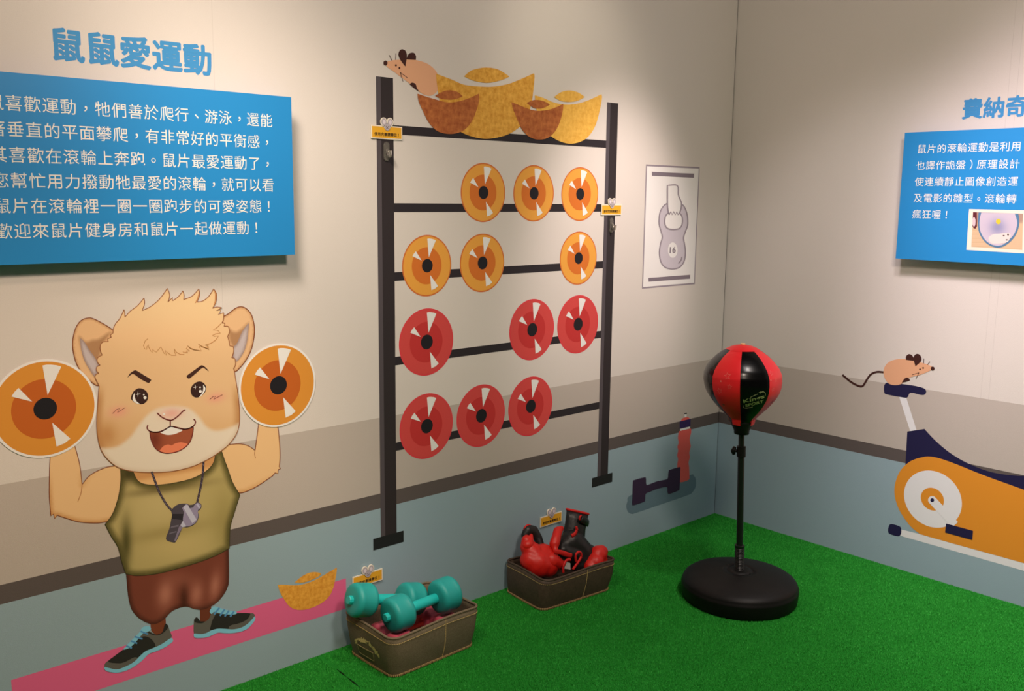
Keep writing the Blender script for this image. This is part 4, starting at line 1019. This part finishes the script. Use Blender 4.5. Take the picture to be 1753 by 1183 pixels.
pts = [(0, .006), (.0012, .0012), (.006, 0), (.0012, -.0012), (0, -.006), (-.0012, -.0012), (-.006, 0), (-.0012, .0012)]
b.add([bag_pt(ph + x / R_, z0 + y, 0.0016) for x, y in pts] + [bag_pt(ph, z0, 0.0016)], [(k, (k + 1) % 8, 8) for k in range(8)], LOGO)
b.build('logo', bag)

# ------------------------------------------------------------------ fabric baskets
def rrect(a, b, r, n=8):
    out = []
    for cx, cy, a0 in ((a - r, b - r, 0), (-(a - r), b - r, PI / 2), (-(a - r), -(b - r), PI), (a - r, -(b - r), 1.5 * PI)):
        for k in range(n + 1):
            t = a0 + PI / 2 * k / n; out.append((cx + r * math.cos(t), cy + r * math.sin(t)))
    res = []
    for i, p in enumerate(out):                      # add points along the straight sides
        q = out[(i + 1) % len(out)]; L = math.hypot(q[0] - p[0], q[1] - p[1]); m = max(1, int(L / 0.012))
        for j in range(m): res.append((p[0] + (q[0] - p[0]) * j / m, p[1] + (q[1] - p[1]) * j / m))
    return res
def basket(label, centre, bot, rim, rot, hgt, cloth, thread, seam_u, shift=(0, 0), sag=0.004, thr=0.0013):
    t = thing('storage_basket', label, 'basket', (centre[0], centre[1], 0), 'fabric baskets on the turf')
    cs, sn = math.cos(rot), math.sin(rot)
    N = len(rrect(rim[0], rim[1], rim[2]))
    R1 = rrect(rim[0], rim[1], rim[2])
    def pt(i, u, inset=0.0):
        """u: 0 at the ground, 1 at the rim"""
        x, y = R1[i]
        kx = (bot[0] + (rim[0] - bot[0]) * u) / rim[0]; ky = (bot[1] + (rim[1] - bot[1]) * u) / rim[1]
        L = math.hypot(x / rim[0], y / rim[1])
        x, y = x * kx, y * ky
        bul = 0.006 * math.sin(PI * u) + sag * math.sin(i * 0.55 + u * 4) * (1 - abs(2 * u - 1)) * 0.4
        nx, ny = R1[i][0] / rim[0] ** 1.5, R1[i][1] / rim[1] ** 1.5; nl = math.hypot(nx, ny)
        x += nx / nl * (bul - inset); y += ny / nl * (bul - inset)
        x += shift[0] * u; y += shift[1] * u
        z = hgt * u + (0.004 * math.sin(i * 0.17) * u * u)
        return Vector((centre[0] + x * cs - y * sn, min(centre[1] + x * sn + y * cs, -0.004), max(z, 0.0)))
    V = []; Fc = []; us = [0, 0.04, 0.12, 0.25, 0.4, 0.55, 0.7, 0.85, 1.0]
    for u in us: V += [pt(i, u) for i in range(N)]
    for u in us[::-1]: V += [pt(i, max(u, 0.05), 0.005) for i in range(N)]
    M = 2 * len(us)
    for a in range(M - 1):
        for i in range(N): Fc.append((a * N + i, a * N + (i + 1) % N, (a + 1) * N + (i + 1) % N, (a + 1) * N + i))
    Fc.append(tuple(range(N))[::-1]); Fc.append(tuple((M - 1) * N + i for i in range(N)))
    link_mesh('body', V, Fc, cloth, None, t, smooth=True)
    link_mesh('rim_piping', *tube([pt(i, 1.0, 0.0025) for i in range(N)], 0.0042, 8, True), cloth, None, t, smooth=True)
    link_mesh('bottom_binding', *tube([pt(i, 0.02, -0.001) + Vector((0, 0, 0.003)) for i in range(N)], 0.0042, 8, True), mat('brown binding', (112, 88, 66), 0.85, 0.2), None, t, smooth=True)
    b = MB()
    def stitch(p, q): b.add(*tube([p, q], thr, 5), thread)
    for i in range(N):
        j = (i + 1) % N
        for u0, k in ((0.86, 0.55),):
            p, q = pt(i, u0, -0.001), pt(j, u0, -0.001); m_ = max(1, round((q - p).length / 0.006))
            for c in range(m_):
                stitch(p.lerp(q, c / m_), p.lerp(q, (c + k) / m_) + Vector((0, 0, 0.0008)))
        p, q = pt(i, 0.02, -0.0045), pt(j, 0.02, -0.0045); m_ = max(1, round((q - p).length / 0.005))
        for c in range(m_):
            s = p.lerp(q, c / m_); stitch(s + Vector((0, 0, 0.0005)), s + Vector((0, 0, 0.0075)))
    fi = min(range(N), key=lambda i: abs(R1[i][0] - seam_u) + (10 if R1[i][1] > 0 else 0))
    for k in range(22):
        u = 0.06 + k * 0.042; stitch(pt(fi, u, -0.001), pt(fi, u + 0.026, -0.001) + Vector((0.001, 0, 0)))
    b.build('stitching', t)
    return t, pt, R1, N
THR = mat('tan thread', (196, 172, 112), 0.8)
CANV = mat('olive brown canvas', (128, 116, 94), 0.85, 0.2, noise=0.35, nscale=260, bump=0.5, bscale=500)
LEA = mat('dark brown leather cloth', (84, 70, 58), 0.6, 0.35, noise=0.3, nscale=90, bump=0.35, bscale=350)
bk1, pt1, R1_, N1 = basket('olive brown canvas basket of dumbbells standing against the left wall', (-1.928, -0.166), (0.168, 0.118, 0.028), (0.186, 0.136, 0.034), 0.02, 0.143, CANV, THR, 0.03)
# embroidery on the basket's left end
b = MB()
i_end = [i for i in range(N1) if R1_[i][0] < -0.18]
ys_ = sorted((R1_[i][1], i) for i in range(N1) if R1_[i][0] < -0.150)
def end_pt(s_, u):            # s_ in -1..1 across the left end, as seen from outside (left = wall side)
    y = -s_ * 0.115
    c = min((k for k in range(N1) if R1_[k][0] < -0.13), key=lambda k: abs(R1_[k][1] - y))
    k2 = (c + 1) % N1 if R1_[(c + 1) % N1][1] < R1_[c][1] else (c - 1) % N1
    for a, d_ in ((c, 1), (c, -1)):
        e = (a + d_) % N1
        if R1_[e][0] < -0.10 and (R1_[a][1] - y) * (R1_[e][1] - y) <= 0 and abs(R1_[a][1] - R1_[e][1]) > 1e-6:
            t_ = (R1_[a][1] - y) / (R1_[a][1] - R1_[e][1]); return pt1(a, u, -0.0014).lerp(pt1(e, u, -0.0014), t_)
    return pt1(c, u, -0.0014)
v, f = text_flat('organizing in style', 0.085)
xm = max(q[0] for q in v); V = []
for x, y in v:
    t_ = x / xm; s_ = -0.63 + 1.22 * t_; cy_ = 0.41 + 0.74 * t_ * (1 - t_)
    V.append(end_pt(s_ + (y - 0.25) * 0.14 * (t_ - 0.5), cy_ + (y - 0.25) * 0.15))
b.add(V, f, mat('pale tan embroidery', (232, 208, 146), 0.7))
b.build('embroidery', bk1)
b = MB(); THL = mat('olive label border', (140, 134, 92), 0.8)
n = 12
LA, LB, U0, U1 = -0.50, 0.26, 0.20, 0.40
V = [end_pt(LA + (LB - LA) * i / n, u) for u in (U0, U1) for i in range(n + 1)]
b.add(V, [(i, i + 1, n + 2 + i, n + 1 + i) for i in range(n)], mat('olive label cloth', (98, 92, 62), 0.85))
rect = [(LA + (LB - LA) * i / n, U1) for i in range(n + 1)] + [(LB, 0.33), (LB, 0.27)] + [(LB - (LB - LA) * i / n, U0) for i in range(n + 1)] + [(LA, 0.27), (LA, 0.33)]
b.add(*tube([end_pt(*q) for q in rect], 0.0014, 6, True), THL)
b.build('cloth_label', bk1)
bk2, pt2, R2_, N2 = basket('dark brown leather-look basket of boxing gloves standing against the left wall', (-1.221, -0.148), (0.170, 0.112, 0.030), (0.181, 0.126, 0.036), -0.095, 0.122, LEA, THR, 0.03, (0.012, 0.0), 0.003, 0.0010)

# ------------------------------------------------------------------ dumbbells
def dumbbell(label, c0, c1_, R_, L_, body, end, group):
    c0, c1_ = Vector(c0), Vector(c1_); ax = (c1_ - c0).normalized(); mid = (c0 + c1_) / 2
    t = thing('dumbbell', label, 'dumbbell', mid, group)
    link_mesh('handle', *lathe([(0.016, -(c1_ - c0).length / 2), (0.0175, -0.03), (0.0175, 0.03), (0.016, (c1_ - c0).length / 2)], mid, ax, 24), end, None, t, smooth=True)
    for c, s in ((c0, -1), (c1_, 1)):
        h = L_ / 2
        prof = [(R_ * 0.36, -h), (R_ * 0.70, -h * 0.985), (R_ * 0.84, -h * 0.93), (R_ * 0.93, -h * 0.83), (R_ * 0.985, -h * 0.66), (R_, -h * 0.52), (R_ * 0.993, -h * 0.5), (R_ * 0.993, h * 0.5), (R_, h * 0.52), (R_ * 0.985, h * 0.66), (R_ * 0.93, h * 0.83), (R_ * 0.84, h * 0.93), (R_ * 0.70, h * 0.985), (R_ * 0.36, h)]
        hd_ = link_mesh('head', *lathe(prof, c, ax, 40), body, None, t, smooth=True)
        link_mesh('end_plug', *lathe([(0.0145, 0), (0.0145, 0.011), (0.0125, 0.014)], c + ax * s * h * 0.97, ax * s, 10), end, None, hd_)
    return t
TEALP = mat('teal translucent plastic', (40, 164, 160), 0.45, 0.35); TEALE = mat('bright teal plastic', (32, 190, 186), 0.4, 0.4)
PINKP = mat('rose pink plastic', (222, 96, 120), 0.42, 0.4); PINKE = mat('coral plastic', (212, 70, 60), 0.4, 0.4)
dumbbell('teal dumbbell lying nearest on top of the basket', (-2.019, -0.213, 0.172), (-1.828, -0.213, 0.179), 0.0575, 0.078, TEALP, TEALE, 'dumbbells in the canvas basket')
dumbbell('teal dumbbell behind, one head jutting past the basket rim by the wall', (-2.098, -0.122, 0.209), (-1.907, -0.130, 0.160), 0.0550, 0.078, TEALP, TEALE, 'dumbbells in the canvas basket')
dumbbell('pink dumbbell at the basket bottom along its front side', (-2.020, -0.224, 0.064), (-1.828, -0.224, 0.064), 0.050, 0.074, PINKP, PINKE, 'dumbbells in the canvas basket')
dumbbell('pink dumbbell at the basket bottom along its wall side', (-2.010, -0.114, 0.057), (-1.818, -0.114, 0.057), 0.047, 0.074, PINKP, PINKE, 'dumbbells in the canvas basket')

# ------------------------------------------------------------------ boxing gloves
REDL = mat('red glove leather', (214, 34, 26), 0.42, 0.45, noise=0.12, nscale=40, bump=0.5, bscale=60)
BLKL = mat('black glove leather', (30, 30, 31), 0.42, 0.45, bump=0.4, bscale=60)
REDT = mat('red glove trim', (206, 36, 34), 0.55, 0.3)
def blob(name, balls, m, parent, voxel=0.0040, smooth=10, wr=0.0022):
    bm = bmesh.new()
    for c, r, *rest in balls:
        sc = rest[0] if rest else (1, 1, 1); rotm = rest[1] if len(rest) > 1 else Matrix.Identity(3)
        r = r * 1.04
        bmesh.ops.create_icosphere(bm, subdivisions=3, radius=1.0, matrix=Matrix.Translation(c) @ rotm.to_4x4() @ Matrix.Diagonal((r * sc[0], r * sc[1], r * sc[2], 1)))
    me = bpy.data.meshes.new(name); bm.to_mesh(me); bm.free()
    o = bpy.data.objects.new(name, me); COL.objects.link(o)
    md_ = o.modifiers.new('r', 'REMESH'); md_.mode = 'VOXEL'; md_.voxel_size = voxel
    ms = o.modifiers.new('s', 'SMOOTH'); ms.factor = 0.5; ms.iterations = smooth
    dg = bpy.context.evaluated_depsgraph_get(); dg.update()
    me2 = bpy.data.meshes.new_from_object(o.evaluated_get(dg))
    bpy.data.objects.remove(o); bpy.data.meshes.remove(me)
    v = [tuple(q.co + q.normal * (wr * noise.turbulence(q.co * 24, 2, False))) for q in me2.vertices]; f = [tuple(q.vertices) for q in me2.polygons]
    bpy.data.meshes.remove(me2)
    return link_mesh(name, v, f, m, None, parent, smooth=True)
g9 = crop(885, 865, 9.1)
def G(x, y, off): return pl(*g9([(x, y)])[0], off)
def chain(a, b, n, r0, r1): return [(Vector(a).lerp(Vector(b), i / (n - 1)), r0 + (r1 - r0) * i / (n - 1)) for i in range(n)]
gl1 = thing('boxing_glove', 'red boxing glove lying on its fist, at the left of the basket', 'boxing glove', (-1.29, -0.15, 0.02), 'boxing gloves in the basket')
blob('fist', [(G(330, 900, 0.130), 0.055), (G(215, 860, 0.118), 0.040), (G(460, 930, 0.145), 0.046), (G(400, 800, 0.125), 0.047), (G(240, 740, 0.112), 0.038), (G(195, 690, 0.104), 0.030)] + chain(G(175, 660, 0.10), G(150, 540, 0.092), 4, 0.030, 0.020), REDL, gl1)
blob('thumb', chain(G(540, 850, 0.165), G(660, 920, 0.175), 4, 0.030, 0.022), REDL, gl1)
blob('cuff', chain(G(130, 470, 0.066), G(175, 385, 0.066), 4, 0.017, 0.019) + chain(G(175, 385, 0.066), G(255, 400, 0.068), 4, 0.019, 0.020) + chain(G(255, 400, 0.068), G(320, 500, 0.080), 5, 0.020, 0.018) + chain(G(320, 500, 0.080), G(370, 640, 0.100), 6, 0.018, 0.014), BLKL, gl1, 0.004, 8)
blob('cuff_point', chain(G(170, 620, 0.105), G(222, 470, 0.098), 6, 0.022, 0.007), REDL, gl1, 0.0035, 4)
link_mesh('trim', *tube(spline([G(108, 430, 0.062), G(125, 350, 0.062), G(175, 312, 0.064), G(245, 345, 0.066), (G(310, 430, 0.07)), G(350, 540, 0.082), G(390, 650, 0.10)], False, 6), 0.0042, 8), REDT, None, gl1, smooth=True)
gl2 = thing('boxing_glove', 'boxing glove standing with black cuff open upwards in the basket', 'boxing glove', (-1.14, -0.15, 0.02), 'boxing gloves in the basket')
blob('fist', [(G(1265, 765, 0.210), 0.034), (G(1315, 720, 0.205), 0.026), (G(1215, 880, 0.215), 0.036), (G(1300, 850, 0.210), 0.030), (G(1150, 960, 0.215), 0.030)], REDL, gl2)
def cuff():
    rings = [(G(870, 720, 0.135), 0.058, 0.036), (G(875, 600, 0.130), 0.054, 0.034), (G(885, 480, 0.126), 0.047, 0.033), (G(905, 350, 0.122), 0.044, 0.032), (G(930, 220, 0.118), 0.045, 0.027), (G(945, 100, 0.114), 0.048, 0.022)]
    n = 40; V = []; Fc = []
    dirx = (G(1120, 150, 0.11) - G(770, 50, 0.118)).normalized(); dirx = Vector((0.86, -0.38, -0.30)).normalized()
    up_ = (rings[-1][0] - rings[0][0]).normalized(); diry = up_.cross(dirx).normalized()
    def ring_(c, a, b, k):
        return [c + dirx * (a * math.cos(2 * PI * i / n)) + diry * (b * math.sin(2 * PI * i / n)) + (dirx * math.sin(i * 1.7 + k) + diry * math.cos(i * 0.9 + k * 2)) * 0.0012 for i in range(n)]
    for k, (c, a, b) in enumerate(rings): V += ring_(c, a, b, k)
    for k, (c, a, b) in enumerate(rings[::-1][:4]): V += ring_(c, a - 0.004, b - 0.004, k)
    M = len(V) // n
    for r in range(M - 1):
        for i in range(n): Fc.append((r * n + i, r * n + (i + 1) % n, (r + 1) * n + (i + 1) % n, (r + 1) * n + i))
    Fc.append(tuple(range(n))[::-1]); Fc.append(tuple((M - 1) * n + i for i in range(n)))
    c_ = link_mesh('cuff', V, Fc, BLKL, None, gl2, smooth=True)
    link_mesh('trim', *tube(ring_(rings[-1][0], 0.047, 0.021, 5), 0.0050, 8, True), REDT, None, gl2, smooth=True)
    return c_, dirx, diry
cf, dx_, dy_ = cuff()
blob('palm', chain(G(700, 650, 0.140), G(860, 560, 0.138), 5, 0.026, 0.046) + chain(G(860, 560, 0.138), G(1030, 740, 0.165), 7, 0.046, 0.042) + chain(G(1030, 740, 0.165), G(980, 920, 0.172), 5, 0.042, 0.034) + chain(G(1030, 740, 0.165), G(1130, 700, 0.150), 4, 0.036, 0.024) + chain(G(980, 920, 0.172), G(1085, 900, 0.172), 3, 0.034, 0.026) + chain(G(720, 700, 0.15), G(900, 780, 0.165), 5, 0.026, 0.034), BLKL, gl2)
MB().add(*tube(spline([G(1000, 215, 0.155), G(1060, 250, 0.156), G(1105, 280, 0.14)], False, 4), 0.0150, 8, sx=0.35, upv=(0, 0, 1)), BLKL).build('cuff_strap', gl2, smooth=True)
def strap(pts, w, name, parent, th=0.25):
    link_mesh(name, *tube(spline(pts, False, 6), w, 8, sx=th), REDT, None, parent, smooth=True)
strap([G(1000, 160, 0.155), G(975, 190, 0.158), G(975, 225, 0.158)], 0.0035, 'piping', gl2, 1.0)
strap([G(920, 330, 0.160), G(930, 390, 0.164), G(900, 450, 0.166), (G(850, 478, 0.163))], 0.0085, 'thumb_patch', gl2, 0.5)
blob('flap', chain(G(690, 365, 0.128), G(640, 400, 0.132), 3, 0.012, 0.015) + chain(G(640, 400, 0.132), G(585, 600, 0.150), 6, 0.017, 0.019) + chain(G(585, 600, 0.15), G(600, 700, 0.165), 3, 0.016, 0.012), REDL, gl2, 0.004, 6)
strap([G(590, 725, 0.185), G(680, 735, 0.195), G(770, 765, 0.205), G(850, 790, 0.205)], 0.0095, 'strap', gl2, 0.35)
strap([G(920, 880, 0.215), G(915, 790, 0.215), G(945, 735, 0.215), G(990, 740, 0.215), G(1000, 800, 0.215), G(950, 890, 0.218), G(870, 1000, 0.222)], 0.0055, 'strap_loop', gl2, 0.8)
strap([G(1095, 590, 0.165), G(1110, 660, 0.175), G(1115, 735, 0.185)], 0.008, 'side_piping', gl2, 0.4)
strap([G(720, 1050, 0.222), G(725, 950, 0.222), G(770, 860, 0.220), G(830, 850, 0.218)], 0.0055, 'wrist_piping', gl1, 0.8)
link_mesh('care_tag', [G(735, 985, 0.225), G(775, 885, 0.222), G(830, 900, 0.222), G(835, 1000, 0.225)] + [G(735, 985, 0.224), G(775, 885, 0.221), G(830, 900, 0.221), G(835, 1000, 0.224)], [(0, 1, 2, 3), (7, 6, 5, 4), (0, 4, 5, 1), (1, 5, 6, 2), (2, 6, 7, 3), (3, 7, 4, 0)], mat('grey white tag', (190, 186, 180), 0.7), None, gl1)
